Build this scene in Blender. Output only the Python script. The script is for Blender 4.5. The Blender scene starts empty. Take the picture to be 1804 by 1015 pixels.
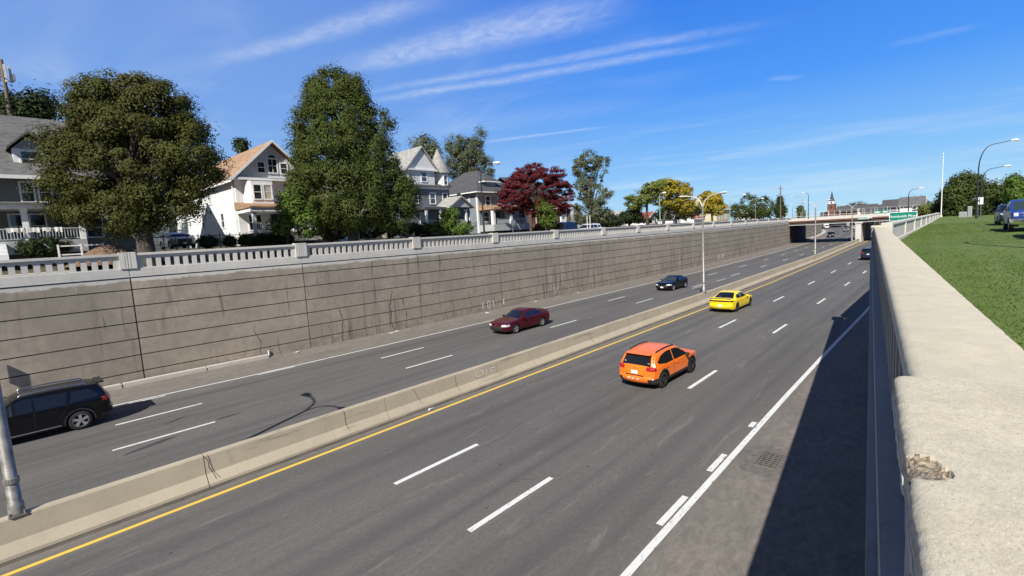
import bpy, bmesh, math, random
import numpy as np
from mathutils import Vector, Matrix
C = bpy.context.scene
col = C.collection

# ------------------------------------------------------------ camera, sky, sun
PITCH, ROLL, YAW, CH, FPX = .108697, -.0589166, .7350286, 6.79589, 855.352
def cam_axes():
    f = Vector((-math.sin(YAW)*math.cos(PITCH), math.cos(YAW)*math.cos(PITCH), -math.sin(PITCH)))
    r = f.cross(Vector((0, 0, 1))).normalized(); u = r.cross(f)
    return r*math.cos(ROLL)+u*math.sin(ROLL), -r*math.sin(ROLL)+u*math.cos(ROLL), f
RT, UP, FW = cam_axes()
cd = bpy.data.cameras.new("camera"); cam = bpy.data.objects.new("camera", cd); col.objects.link(cam)
cd.sensor_width = 36; cd.lens = FPX/1804*36; cd.clip_start = .05; cd.clip_end = 6000
cam.matrix_world = Matrix(((RT.x, UP.x, -FW.x, 0), (RT.y, UP.y, -FW.y, 0), (RT.z, UP.z, -FW.z, CH), (0, 0, 0, 1)))
C.camera = cam
SUN = Vector((.41, -1, .96)).normalized()
sd = bpy.data.lights.new("sun", 'SUN'); so = bpy.data.objects.new("sun", sd); col.objects.link(so)
sd.energy = 5.0; sd.angle = math.radians(.5); sd.color = (1, .96, .885)
so.rotation_euler = SUN.to_track_quat('Z', 'Y').to_euler()
C.view_settings.view_transform = 'Standard'; C.view_settings.look = 'None'; C.view_settings.exposure = .38; C.view_settings.gamma = 1
W = bpy.data.worlds.new("World"); C.world = W; W.use_nodes = True
def ray(u, v):
    return FW+RT*((u-902)/FPX)-UP*((v-507.5)/FPX)
def onx(u, v, X):      # point of that sight line on the plane x = X (used to read distances off the photo)
    d = ray(u, v); t = X/d.x; return Vector((X, d.y*t, CH+d.z*t))
def ony(u, v, Y):
    d = ray(u, v); t = Y/d.y; return Vector((d.x*t, Y, CH+d.z*t))

class NT:
    def __init__(s, nt):
        s.nt = nt; s.n = nt.nodes; s.l = nt.links
    def new(s, t, **k):
        o = s.n.new(t)
        for a, b in k.items():
            if a.startswith('_'): setattr(o, a[1:], b)
        return o
    def put(s, sock, v):
        if v is None: return
        if isinstance(v, bpy.types.NodeSocket): s.l.new(v, sock)
        elif isinstance(v, (tuple, list)) and len(v) == 3 and sock.type == 'RGBA': sock.default_value = (*v, 1)
        else: sock.default_value = v
    def math(s, op, a, b=None, c=None, clamp=False):
        o = s.new('ShaderNodeMath', _operation=op, _use_clamp=clamp)
        s.put(o.inputs[0], a); s.put(o.inputs[1], b); s.put(o.inputs[2], c) if c is not None else None
        return o.outputs[0]
    def mix(s, f, a, b, mode='MIX'):
        o = s.new('ShaderNodeMix', _data_type='RGBA', _blend_type=mode, _clamp_factor=True)
        s.put(o.inputs[0], f); s.put(o.inputs[6], a); s.put(o.inputs[7], b); return o.outputs[2]
    def ramp(s, v, lo, hi, a=0., b=1., smooth=True):
        o = s.new('ShaderNodeMapRange', _interpolation_type='SMOOTHSTEP' if smooth else 'LINEAR', _clamp=True)
        s.put(o.inputs[0], v); o.inputs[1].default_value = lo; o.inputs[2].default_value = hi
        o.inputs[3].default_value = a; o.inputs[4].default_value = b; return o.outputs[0]
    def noise(s, vec, scale, detail=4, rough=.55, stretch=None, dist=0):
        if stretch:
            m = s.new('ShaderNodeMapping'); s.put(m.inputs[0], vec); m.inputs['Scale'].default_value = stretch; vec = m.outputs[0]
        o = s.new('ShaderNodeTexNoise'); s.put(o.inputs['Vector'], vec); o.inputs['Scale'].default_value = scale
        o.inputs['Detail'].default_value = detail; o.inputs['Roughness'].default_value = rough; o.inputs['Distortion'].default_value = dist
        return o.outputs[0]
    def vor(s, vec, scale, feature='F1', out='Distance', rnd=1.):
        o = s.new('ShaderNodeTexVoronoi', _feature=feature); s.put(o.inputs['Vector'], vec); o.inputs['Scale'].default_value = scale
        o.inputs['Randomness'].default_value = rnd
        return o.outputs[out]
    def sep(s, v):
        o = s.new('ShaderNodeSeparateXYZ'); s.put(o.inputs[0], v); return o.outputs
    def comb(s, x, y, z):
        o = s.new('ShaderNodeCombineXYZ'); s.put(o.inputs[0], x); s.put(o.inputs[1], y); s.put(o.inputs[2], z); return o.outputs[0]
    def bump(s, h, strength=.3, dist=.02):
        o = s.new('ShaderNodeBump'); o.inputs['Strength'].default_value = strength; o.inputs['Distance'].default_value = dist
        s.put(o.inputs['Height'], h); return o.outputs[0]

def sky():
    t = NT(W.node_tree); bg = t.n['Background']
    s = t.new('ShaderNodeTexSky', _sky_type='NISHITA'); s.sun_disc = False
    s.sun_elevation = math.asin(SUN.z); s.sun_rotation = math.atan2(SUN.x, SUN.y)
    s.altitude = 200; s.air_density = 1.0; s.dust_density = .3; s.ozone_density = 3.0
    g = t.new('ShaderNodeTexCoord').outputs['Generated']
    x, y, z = t.sep(g)
    zz = t.math('MAXIMUM', z, .03)
    px = t.math('DIVIDE', x, zz); py = t.math('DIVIDE', y, zz); P = t.comb(px, py, 0.)
    wob = t.math('MULTIPLY', t.math('SUBTRACT', t.noise(P, 1.6, 3), .5), .16)
    fine = t.noise(P, 9., 6, .65, (1, 1.6, 1), .6)
    total = None
    # cirrus streaks on a plane high above: ends, half widths, brightness
    streaks = [((-2.75, 1.50), (-1.0, 2.12), .085, .17, .55), ((-3.2, 1.80), (-.55, 2.93), .05, .05, .34), ((-3.4, 1.92), (-.75, 3.06), .05, .06, .42),
               ((-3.05, .95), (-1.5, 1.47), .06, .07, .42), ((-3.9, 3.75), (-2.4, 4.37), .07, .03, .42),
               ((-3.6, .1), (-3.5, .55), .2, .3, .16), ((-.3, 3.83), (.1, 3.9), .06, .06, .14), ((-.98, 3.95), (-.82, 4.12), .05, .05, .22),
               ((-4.6, 2.6), (-1.4, 3.9), .3, .2, .13)]
    for (ax, ay), (bx, by), w0, w1, br in streaks:
        dx, dy = bx-ax, by-ay; L = math.hypot(dx, dy); dx /= L; dy /= L
        qx = t.math('SUBTRACT', px, ax); qy = t.math('SUBTRACT', py, ay)
        s_ = t.math('ADD', t.math('MULTIPLY', qx, dx), t.math('MULTIPLY', qy, dy))
        c_ = t.math('ADD', t.math('SUBTRACT', t.math('MULTIPLY', qy, dx), t.math('MULTIPLY', qx, dy)), wob)
        wid = t.ramp(s_, 0, L, w0, w1, False)
        band = t.ramp(t.math('DIVIDE', t.math('ABSOLUTE', c_), wid), 0., 2.1, 1, 0)
        end = t.math('MULTIPLY', t.ramp(s_, -.05, L*.3, 0, 1), t.ramp(s_, L*.72, L+.05, 1, 0))
        v = t.math('MULTIPLY', t.math('MULTIPLY', band, end), t.math('MULTIPLY', t.ramp(fine, .2, .85, .3, 1), br*.95))
        total = v if total is None else t.math('ADD', total, v)
    veil = t.math('MULTIPLY', t.ramp(t.noise(P, .55, 5, .6, (1, 2.2, 1), .8), .5, .8), t.ramp(px, -2.2, -.6, .17, .0))
    low = t.math('MULTIPLY', t.ramp(t.noise(g, 3.2, 4, .6, (1, 1, 14)), .45, .75), t.math('MULTIPLY', t.ramp(z, .01, .05, 0, 1), t.ramp(z, .09, .2, .28, 0)))
    total = t.math('ADD', t.math('ADD', total, veil), low, clamp=True)
    # clear-air blue by height, dimmed out of view overhead and behind the camera to cut ambient light, blended with the physical sky
    stops = [(0., (3.7, 6.2, 8.0)), (.10, (1.9, 4.5, 8.0)), (.24, (.55, 2.65, 8.0)), (.45, (.20, 1.55, 6.9)), (.62, (.12, .75, 3.4)), (1., (.10, .42, 1.7))]
    cr = t.new('ShaderNodeValToRGB'); el = cr.color_ramp.elements
    for i, (p, c_) in enumerate(stops):
        e = el[i] if i < 2 else el.new(p)
        e.position = p; e.color = (*[v/8 for v in c_], 1)
    t.put(cr.inputs[0], z)
    blue = t.mix(1., cr.outputs[0], (8, 8, 8), 'MULTIPLY')
    dt = t.new('ShaderNodeVectorMath', _operation='DOT_PRODUCT'); t.put(dt.inputs[0], g); dt.inputs[1].default_value = SUN
    blue = t.mix(t.ramp(dt.outputs['Value'], -.1, .9, 0, .85), blue, (1.0, 1.1, 1.35))
    blue = t.mix(t.ramp(x, -.98, -.35, .5, 0), blue, (2.7, 3.9, 6.0))
    sk = t.mix(.9, s.outputs[0], blue)
    c = t.mix(total, sk, (6.6, 7.2, 8.0))
    t.put(bg.inputs[0], c); bg.inputs[1].default_value = .092
sky()

# ------------------------------------------------------------ materials
def mat(name, fn=None, base=(.5, .5, .5), rough=.8, metal=0., spec=.5, coat=0.):
    m = bpy.data.materials.new(name); m.use_nodes = True
    t = NT(m.node_tree); b = t.n['Principled BSDF']
    b.inputs['Base Color'].default_value = (*base, 1); b.inputs['Roughness'].default_value = rough
    b.inputs['Metallic'].default_value = metal; b.inputs['Specular IOR Level'].default_value = spec
    b.inputs['Coat Weight'].default_value = coat
    if fn: fn(t, b)
    return m
def obc(t): return t.new('ShaderNodeTexCoord').outputs['Object']
def vary(base, amt=.12, scale=3., bump=0., bs=30., stretch=None, rough=.8, **k):
    def fn(t, b):
        o = t.new('ShaderNodeNewGeometry').outputs['Position']
        n = t.noise(o, scale, 6, .6, stretch)
        c = t.mix(t.ramp(n, .3, .7), tuple(x*(1-amt) for x in base), tuple(min(1, x*(1+amt)) for x in base))
        t.put(b.inputs['Base Color'], c)
        if bump: t.put(b.inputs['Normal'], t.bump(t.noise(o, bs, 4), bump, .01))
    return lambda name: mat(name, fn, base, rough, **k)

def m_asphalt(t, b):
    uv = t.new('ShaderNodeUVMap').outputs[0]; u, v, _ = t.sep(uv)
    o = t.new('ShaderNodeNewGeometry').outputs['Position']
    big = t.noise(o, .22, 5, .6, (1, .25, 1)); mid = t.noise(o, 1.4, 5, .6, (1, .3, 1)); fine = t.noise(o, 38, 4, .7)
    agg = t.vor(o, 55.)
    c = t.mix(t.ramp(big, .3, .7), (.114, .107, .099), (.155, .146, .134))
    c = t.mix(t.ramp(mid, .42, .72, 0, .45), c, (.135, .128, .120))
    # u: position across the road in lane widths (0..n), .5 is a lane centre
    ph = t.math('FRACT', u)
    dc = t.math('ABSOLUTE', t.math('SUBTRACT', ph, .5))
    oil = t.math('MULTIPLY', t.ramp(dc, .0, .17, 1, 0), t.ramp(t.noise(o, .5, 4, .5, (1, .06, 1)), .3, .65, .15, .8))
    c = t.mix(t.math('MULTIPLY', oil, .7), c, (.062, .060, .060))
    trk = t.math('MULTIPLY', t.ramp(t.math('ABSOLUTE', t.math('SUBTRACT', dc, .26)), 0, .08, 1, 0), t.ramp(t.noise(o, .7, 4, .5, (1.3, .05, 1)), .4, .7))
    c = t.mix(t.math('MULTIPLY', trk, .7), c, (.072, .070, .070))
    grit = t.noise(o, 11, 5, .75, (1, .6, 1))
    c = t.mix(t.ramp(grit, .35, .68, .35, 0), c, (.062, .058, .055)); c = t.mix(t.ramp(grit, .6, .8, 0, .4), c, (.19, .18, .165))
    sc = t.math('MULTIPLY', t.ramp(t.vor(t.mix(.12, o, t.new('ShaderNodeTexNoise').outputs['Color']), .16, 'DISTANCE_TO_EDGE'), .0, .004, 1, 0), t.ramp(big, .45, .6))
    c = t.mix(t.math('MULTIPLY', sc, .0), c, (.04, .038, .036))
    seam = t.math('MULTIPLY', t.ramp(t.math('ABSOLUTE', t.math('ADD', t.math('SUBTRACT', ph, .04), t.math('MULTIPLY', t.math('SUBTRACT', t.noise(o, .9, 3), .5), .03))), .0, .017, 1, 0), t.ramp(mid, .3, .6))
    c = t.mix(t.math('MULTIPLY', seam, .8), c, (.17, .155, .14))
    # faint pale smears along the direction of travel
    sm = t.ramp(t.noise(o, 2.2, 6, .75, (1.1, .14, 1), .8), .55, .76)
    c = t.mix(t.math('MULTIPLY', sm, .8), c, (.235, .208, .184))
    arc_ = t.ramp(t.noise(o, .35, 6, .6, (1, .7, 1), 2.2), .495, .505, 1, 0); arc2 = t.ramp(t.noise(o, .35, 6, .6, (1, .7, 1), 2.2), .485, .495, 0, 1)
    c = t.mix(t.math('MULTIPLY', t.math('MULTIPLY', arc_, arc2), .18), c, (.06, .058, .055))
    spots = t.ramp(t.vor(o, 1.1), .02, .06, 1, 0)
    c = t.mix(t.math('MULTIPLY', spots, .8), c, (.02, .02, .02))
    ws = t.ramp(t.vor(t.new('ShaderNodeVectorMath', _operation='ADD').outputs[0] if False else o, 1.7, 'F1', 'Distance'), .0, .022, .7, 0)
    c = t.mix(t.math('MULTIPLY', ws, t.ramp(fine, .45, .6)), c, (.3, .29, .27))
    # dusty shoulders, given by the second uv coordinate: 0 clean .. 1 dirty
    dirt = t.math('MULTIPLY', v, t.ramp(t.noise(o, 1.1, 6, .7, (1, .35, 1), .4), .3, .62, .5, 1))
    dcol = t.mix(t.ramp(t.noise(o, 5, 6, .75, (1, .5, 1), .6), .35, .7), (.175, .154, .128), (.275, .243, .202))
    c = t.mix(t.math('MULTIPLY', dirt, .95), c, dcol)
    c = t.mix(t.ramp(fine, .3, .75, 0, .55), c, t.mix(.45, c, (0, 0, 0)))
    c = t.mix(t.ramp(agg, .05, .3, .28, 0), c, (.22, .215, .205))
    t.put(b.inputs['Base Color'], c); t.put(b.inputs['Roughness'], t.ramp(fine, .3, .7, .8, .93))
    t.put(b.inputs['Normal'], t.bump(t.math('ADD', fine, t.math('MULTIPLY', agg, .6)), .35, .006))
def m_wall(t, b):
    o = t.new('ShaderNodeNewGeometry').outputs['Position']; x, y, z = t.sep(o)
    big = t.noise(o, .35, 5, .6); mid = t.noise(o, 2.2, 6, .65); fine = t.noise(o, 22, 5, .7)
    c = t.mix(t.ramp(big, .3, .7), (.285, .243, .190), (.39, .335, .258))
    c = t.mix(t.ramp(mid, .35, .7, 0, .5), c, (.205, .180, .150))
    # each pour has its own tone
    pour = t.new('ShaderNodeTexWhiteNoise', _noise_dimensions='2D')
    t.put(pour.inputs[0], t.comb(t.math('FLOOR', t.math('DIVIDE', t.math('ADD', y, 3.45), 9.1)), t.math('FLOOR', t.math('DIVIDE', t.math('ADD', z, .29), .893)), 0.))
    c = t.mix(t.ramp(pour.outputs[0], 0, 1, 0, .13), c, (.42, .365, .28))
    # vertical run-off streaks
    st = t.noise(o, 1.0, 6, .62, (.3, 1.9, .16), .7)
    c = t.mix(t.ramp(st, .53, .72, 0, .65), c, (.15, .130, .105))
    st2 = t.noise(o, 1.0, 5, .6, (.3, 3.2, .22), .9)
    c = t.mix(t.ramp(st2, .61, .71, 0, .6), c, (.085, .075, .062))
    zone = t.math('ADD', t.ramp(t.math('ABSOLUTE', t.math('SUBTRACT', y, 19.5)), 1, 4.5, 1, 0), t.math('ADD', t.ramp(t.math('ABSOLUTE', t.math('SUBTRACT', y, 44.)), 3, 8., 1, 0), t.ramp(t.math('ABSOLUTE', t.math('SUBTRACT', y, 71.)), 2, 6., 1, 0)))
    st3 = t.noise(o, 1.0, 5, .62, (.3, 2.4, .12), .5)
    c = t.mix(t.math('MULTIPLY', zone, t.math('MULTIPLY', t.ramp(st3, .5, .64, 0, .62), t.ramp(z, 1.0, 5.2, 1, .25))), c, (.075, .066, .052))
    # efflorescence under the coping and drips
    ef = t.ramp(t.math('ADD', z, t.math('MULTIPLY', t.noise(o, 1.2, 6, .7, (1, 1, 2.2)), .55)), 5.72, 5.84, 0, 1)
    c = t.mix(t.math('MULTIPLY', ef, .85), c, (.64, .61, .55))
    dr = t.math('MULTIPLY', t.ramp(z, 4.9, 5.5, 0, 1), t.ramp(t.noise(o, 2.6, 4, .6, (1, 2.2, .3), .2), .66, .72))
    c = t.mix(t.math('MULTIPLY', dr, .6), c, (.55, .52, .47))
    foot = t.math('MULTIPLY', t.ramp(z, .0, .9, 1, 0), t.ramp(mid, .35, .6))
    c = t.mix(t.math('MULTIPLY', foot, .45), c, (.17, .15, .125))
    c = t.mix(t.ramp(fine, .3, .7, .22, 0), c, (.12, .105, .09))
    t.put(b.inputs['Base Color'], c); b.inputs['Roughness'].default_value = .92
    t.put(b.inputs['Normal'], t.bump(t.math('ADD', fine, t.math('MULTIPLY', mid, 1.5)), .3, .02))
def m_white_conc(base, dark=.5, scuff=0):
    def fn(t, b):
        o = t.new('ShaderNodeNewGeometry').outputs['Position']
        big = t.noise(o, .8, 5, .65); fine = t.noise(o, 25, 5, .7); st = t.noise(o, 2.2, 6, .65, (1, 2, .5), .8)
        c = t.mix(t.ramp(big, .3, .7), tuple(v*.86 for v in base), base)
        c = t.mix(t.ramp(st, .55, .75, 0, dark), c, tuple(v*.5 for v in base))
        c = t.mix(t.ramp(fine, .3, .7, .2, 0), c, tuple(v*.6 for v in base))
        if scuff:
            sf = t.noise(o, 1.6, 6, .75, (1, .14, 2.2), .4); c = t.mix(t.ramp(sf, .56, .66, 0, scuff), c, (.12, .105, .085))
        t.put(b.inputs['Base Color'], c); t.put(b.inputs['Normal'], t.bump(fine, .25, .01)); b.inputs['Roughness'].default_value = .88
    return fn
def m_coping(t, b, k=1.):
    o = t.new('ShaderNodeNewGeometry').outputs['Position']
    a = t.noise(o, 230, 5, .7, (1, .42, 1), .8); d = t.noise(o, 75, 6, .7, (1, .55, 1), .5); e = t.noise(o, 7, 6, .6); g_ = t.noise(o, 1.3, 4)
    c = t.mix(t.ramp(e, .3, .7), (.53, .48, .345), (.615, .56, .415))
    c = t.mix(t.ramp(g_, .35, .65, 0, .35), c, (.50, .46, .385))
    c = t.mix(t.ramp(d, .36, .6, .5*k, 0), c, (.38, .325, .24))
    c = t.mix(t.ramp(a, .54, .66, 0, .5*k), c, (.74, .68, .55))
    c = t.mix(t.ramp(a, .34, .46, .7*k, 0), c, (.24, .20, .145))
    st = t.noise(o, 2.3, 6, .7, (1.6, .8, 1), .9); c = t.mix(t.ramp(st, .5, .72, 0, .4), c, (.40, .36, .29))
    sp = t.vor(o, 90., 'F1', 'Distance')
    c = t.mix(t.math('MULTIPLY', t.ramp(sp, .06, .18, 1, 0), t.ramp(e, .5, .62, 0, .6)), c, (.16, .135, .11))
    t.put(b.inputs['Base Color'], c); b.inputs['Roughness'].default_value = .93
    t.put(b.inputs['Normal'], t.bump(t.math('ADD', a, t.math('MULTIPLY', d, 1.4)), .55, .0035))
def m_paint(color, wear=.5):
    def fn(t, b):
        o = t.new('ShaderNodeNewGeometry').outputs['Position']
        n = t.noise(o, 7, 6, .75, (1.4, .5, 1), .5); f = t.noise(o, 40, 4, .7)
        c = t.mix(t.ramp(n, .54, .66, 0, wear), color, (.17, .16, .15)); c = t.mix(t.ramp(f, .3, .6, .22, 0), c, tuple(v*.55 for v in color))
        t.put(b.inputs['Base Color'], c); b.inputs['Roughness'].default_value = .7
    return fn
def m_grass(t, b):
    o = t.new('ShaderNodeNewGeometry').outputs['Position']; x, y, z = t.sep(o)
    big = t.noise(o, .5, 5, .6); f = t.noise(o, 14, 6, .75, (1, .35, 1)); ff = t.noise(o, 70, 4, .7)
    c = t.mix(t.ramp(big, .3, .7), (.085, .135, .028), (.125, .178, .042))
    stripe = t.math('SINE', t.math('MULTIPLY', t.math('ADD', x, t.math('MULTIPLY', y, .02)), 5.6))
    c = t.mix(t.ramp(stripe, -.6, .6, 0, .3), c, (.165, .19, .065))
    c = t.mix(t.ramp(f, .4, .7, 0, .3), c, (.19, .20, .08)); c = t.mix(t.ramp(f, .2, .45, .18, 0), c, (.045, .07, .018))
    c = t.mix(t.ramp(ff, .35, .65, .2, 0), c, (.03, .05, .012))
    t.put(b.inputs['Base Color'], c); t.put(b.inputs['Normal'], t.bump(t.math('ADD', f, ff), .25, .02)); b.inputs['Roughness'].default_value = .9; b.inputs['Specular IOR Level'].default_value = .2
def m_leaf(c1, c2, c3, trans=.25):
    def fn(t, b):
        isl = t.new('ShaderNodeNewGeometry').outputs['Random Per Island']; o = t.new('ShaderNodeNewGeometry').outputs['Position']
        n = t.noise(o, .55, 4, .6)
        c = t.mix(t.math('MULTIPLY', t.math('MULTIPLY', isl, isl), .75), c1, c2); c = t.mix(t.ramp(n, .42, .68, 0, .75), c, c3)
        t.put(b.inputs['Base Color'], c); b.inputs['Roughness'].default_value = .65; b.inputs['Specular IOR Level'].default_value = .12
        tr = t.new('ShaderNodeBsdfTranslucent'); t.put(tr.inputs[0], t.mix(.25, c, (.25, .30, .05)))
        mx = t.new('ShaderNodeMixShader'); mx.inputs[0].default_value = trans*.6
        t.l.new(b.outputs[0], mx.inputs[1]); t.l.new(tr.outputs[0], mx.inputs[2]); t.l.new(mx.outputs[0], t.n['Material Output'].inputs[0])
    return fn
def m_siding(base, pitch=.14, amt=.25):
    def fn(t, b):
        o = t.new('ShaderNodeNewGeometry').outputs['Position']; x, y, z = t.sep(o)
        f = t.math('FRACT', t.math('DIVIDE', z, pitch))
        n = t.noise(o, 1.2, 5, .6)
        c = t.mix(t.ramp(n, .3, .7), tuple(v*.88 for v in base), base)
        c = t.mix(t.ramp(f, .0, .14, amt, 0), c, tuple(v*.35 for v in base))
        t.put(b.inputs['Base Color'], c); t.put(b.inputs['Normal'], t.bump(t.math('MULTIPLY', f, -1.), .5, .02)); b.inputs['Roughness'].default_value = .7
    return fn
def m_shingle(base, amt=.3):
    def fn(t, b):
        o = t.new('ShaderNodeNewGeometry').outputs['Position']; x, y, z = t.sep(o)
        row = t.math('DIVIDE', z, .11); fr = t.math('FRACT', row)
        wn = t.new('ShaderNodeTexWhiteNoise', _noise_dimensions='2D')
        t.put(wn.inputs[0], t.comb(t.math('FLOOR', t.math('MULTIPLY', t.math('ADD', x, y), 3.1)), t.math('FLOOR', row), 0.))
        c = t.mix(wn.outputs[0], tuple(v*(1-amt) for v in base), tuple(v*(1+amt) for v in base))
        n = t.noise(o, .7, 5); c = t.mix(t.ramp(n, .35, .7, 0, .3), c, tuple(v*.6 for v in base))
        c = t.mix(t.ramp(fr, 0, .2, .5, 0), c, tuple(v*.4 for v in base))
        t.put(b.inputs['Base Color'], c); t.put(b.inputs['Normal'], t.bump(t.math('MULTIPLY', fr, -1.), .4, .02)); b.inputs['Roughness'].default_value = .92
    return fn
def m_brick(base, mortar):
    def fn(t, b):
        o = t.new('ShaderNodeNewGeometry').outputs['Position']; x, y, z = t.sep(o)
        br = t.new('ShaderNodeTexBrick'); t.put(br.inputs['Vector'], t.comb(t.math('ADD', x, y), z, 0.))
        br.inputs['Scale'].default_value = 3.; br.inputs['Mortar Size'].default_value = .02; br.inputs['Brick Width'].default_value = .66; br.inputs['Row Height'].default_value = .22
        br.inputs['Color1'].default_value = (*base, 1); br.inputs['Color2'].default_value = (*[v*.7 for v in base], 1); br.inputs['Mortar'].default_value = (*mortar, 1)
        t.put(b.inputs['Base Color'], br.outputs[0]); b.inputs['Roughness'].default_value = .9
    return fn
def m_bark(t, b):
    o = t.new('ShaderNodeNewGeometry').outputs['Position']; n = t.noise(o, 6, 5, .7, (1, 1, .25))
    t.put(b.inputs['Base Color'], t.mix(t.ramp(n, .3, .7), (.035, .027, .02), (.10, .08, .062))); t.put(b.inputs['Normal'], t.bump(n, .6, .05)); b.inputs['Roughness'].default_value = .95
def m_carpaint(c, flake=.0):
    def fn(t, b):
        o = obc(t); n = t.noise(o, 2.2, 4, .6); x, y, z = t.sep(o)
        d = t.math('MULTIPLY', t.ramp(z, .15, .75, .5, 0), t.ramp(t.noise(o, 7, 5, .7), .3, .7, .4, 1))
        cc = t.mix(t.ramp(n, .35, .7, 0, .1), c, tuple(min(1, v*1.15+.01) for v in c))
        t.put(b.inputs['Base Color'], t.mix(t.math('MULTIPLY', d, .28 if sum(c) > .3 else .05), cc, (.16, .14, .12)))
        lo = sum(c) < .3; t.put(b.inputs['Roughness'], t.ramp(n, .3, .7, .36, .28) if not lo else .14); b.inputs['Coat Weight'].default_value = .25 if not lo else .0; b.inputs['Specular IOR Level'].default_value = .5 if not lo else .35; b.inputs['Coat Roughness'].default_value = .08
        b.inputs['Metallic'].default_value = flake
    return fn
M = {}
M['asphalt'] = mat('asphalt', m_asphalt)
M['wall'] = mat('old_concrete', m_wall)
M['groove'] = vary((.035, .03, .026), .3)('joint_dark')
M['crack'] = vary((.055, .046, .037), .5, 9)('crack_dark')
M['white_conc'] = mat('pale_concrete', m_white_conc((.60, .575, .525)))
M['barrier'] = mat('barrier_concrete', m_white_conc((.46, .40, .30), .45, .5))
M['shade_conc'] = mat('shaded_concrete', m_white_conc((.36, .34, .31), .5))  # shade put into the base colour to deepen the unlit parapet faces
M['kerb'] = mat('kerb_concrete', m_white_conc((.50, .46, .40), .4))
M['coping'] = mat('rough_coping', lambda t, b: m_coping(t, b, .75))
M['coping_far'] = mat('smooth_coping', lambda t, b: m_coping(t, b, .45))
M['chip'] = vary((.30, .24, .165), .7, 75, .9, 120)('broken_concrete')
M['paint_w'] = mat('white_paint', m_paint((.70, .70, .67), .8))
M['paint_y'] = mat('yellow_paint', m_paint((.74, .50, .075), .35))
M['graf'] = vary((.62, .61, .58), .15)('chalk_white')
M['grass'] = mat('grass', m_grass)
M['blade'] = mat('grass_blade', m_leaf((.08, .135, .026), (.15, .20, .055), (.11, .16, .036), .2))
M['ground'] = vary((.085, .074, .048), .35, .3)('verge_ground')
M['soil'] = vary((.16, .10, .065), .35, 3, .5, 12)('bare_soil')
M['street'] = vary((.10, .098, .094), .15, 2, .2)('street_asphalt')
M['steel'] = vary((.26, .25, .23), .3, 6, rough=.45, metal=.35)('galvanised_steel')
M['steel_w'] = vary((.55, .54, .51), .06, 4, rough=.5)('pale_steel')
M['blackpole'] = vary((.02, .022, .024), .2, rough=.5)('black_pole_paint')
M['greenpole'] = vary((.20, .36, .30), .15, rough=.6)('green_pole_paint')
M['lamp'] = vary((.72, .72, .70), .05, rough=.4)('lamp_head')
M['lens'] = mat('lamp_lens', None, (.8, .8, .76), .25)
M['wood'] = vary((.16, .115, .08), .2, 5, stretch=(1, 1, .2))('weathered_wood')
M['bark'] = mat('bark', m_bark)
M['rust'] = vary((.155, .052, .032), .35, 1.2, stretch=(1, 1, 3))('rusty_girder')
M['girder'] = vary((.06, .055, .05), .2)('dark_girder')
M['trim'] = vary((.78, .78, .77), .06, 2, rough=.6)('white_trim')
M['greytrim'] = vary((.40, .41, .42), .08)('grey_trim')
M['glass'] = mat('window_glass', lambda t, b: (t.put(b.inputs['Base Color'], t.mix(t.ramp(t.noise(t.new('ShaderNodeNewGeometry').outputs['Position'], 1.1, 3), .4, .6), (.012, .016, .022), (.05, .06, .07))),), rough=.07, spec=.8)
M['curtain'] = vary((.45, .43, .38), .3, 6, stretch=(1, 8, .3))('curtained_glass')
M['carglass'] = mat('car_glass', None, (.008, .010, .012), .04, 0, .7)
M['clearglass'] = mat('tinted_windscreen', None, (.03, .045, .05), .05, 0, .8)
M['rubber'] = vary((.018, .018, .018), .2, 8, rough=.85)('rubber')
M['plastic'] = vary((.025, .025, .027), .2, 5, rough=.6)('black_cladding')
M['rim_silver'] = mat('alloy_rim', None, (.62, .62, .63), .28, .8)
M['rim_black'] = mat('dark_rim', None, (.045, .045, .048), .35, .5)
M['chrome'] = mat('chrome', None, (.8, .8, .8), .12, 1.)
M['headlamp'] = mat('headlamp_glass', None, (.75, .76, .78), .15, .3)
M['tail_dark'] = mat('smoked_tail_lamp', None, (.07, .006, .006), .15, 0, .7)
M['tail'] = mat('tail_lamp', None, (.36, .012, .014), .15, 0, .7)
M['plate'] = vary((.78, .76, .70), .08, 20)('number_plate')
M['orange'] = mat('orange_paint', m_carpaint((.88, .18, .012)))
M['yellow'] = mat('yellow_paint_car', m_carpaint((.90, .66, .012)))
M['maroon'] = mat('maroon_paint', m_carpaint((.075, .006, .012), .2))
M['black'] = mat('black_paint', m_carpaint((.0035, .004, .006)))
M['navy'] = mat('navy_paint', m_carpaint((.018, .028, .06), .2))
M['blue'] = mat('blue_paint', m_carpaint((.018, .05, .24), .1))
M['teal'] = mat('grey_teal_paint', m_carpaint((.12, .17, .18), .2))
M['whitecar'] = mat('white_paint_car', m_carpaint((.75, .75, .75)))
M['silver'] = mat('silver_paint', m_carpaint((.38, .39, .40), .4))
M['sign'] = mat('sign_green', None, (.0, .20, .135), .45)
M['signback'] = mat('sign_grey', None, (.32, .33, .33), .5, .4)
M['letter'] = mat('sign_white', None, (.85, .85, .85), .5)
M['iron'] = vary((.15, .13, .11), .3, 20, rough=.7)('cast_iron')
M['tarpatch'] = vary((.135, .122, .105), .25, 6, .4, 30)('tar_patch')
M['tarmark2'] = vary((.085, .075, .064), .4, 2.5, stretch=(2, .4, 1))('gutter_grime')
M['tarmark'] = vary((.045, .044, .044), .3, 5)('tyre_smear')

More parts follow.
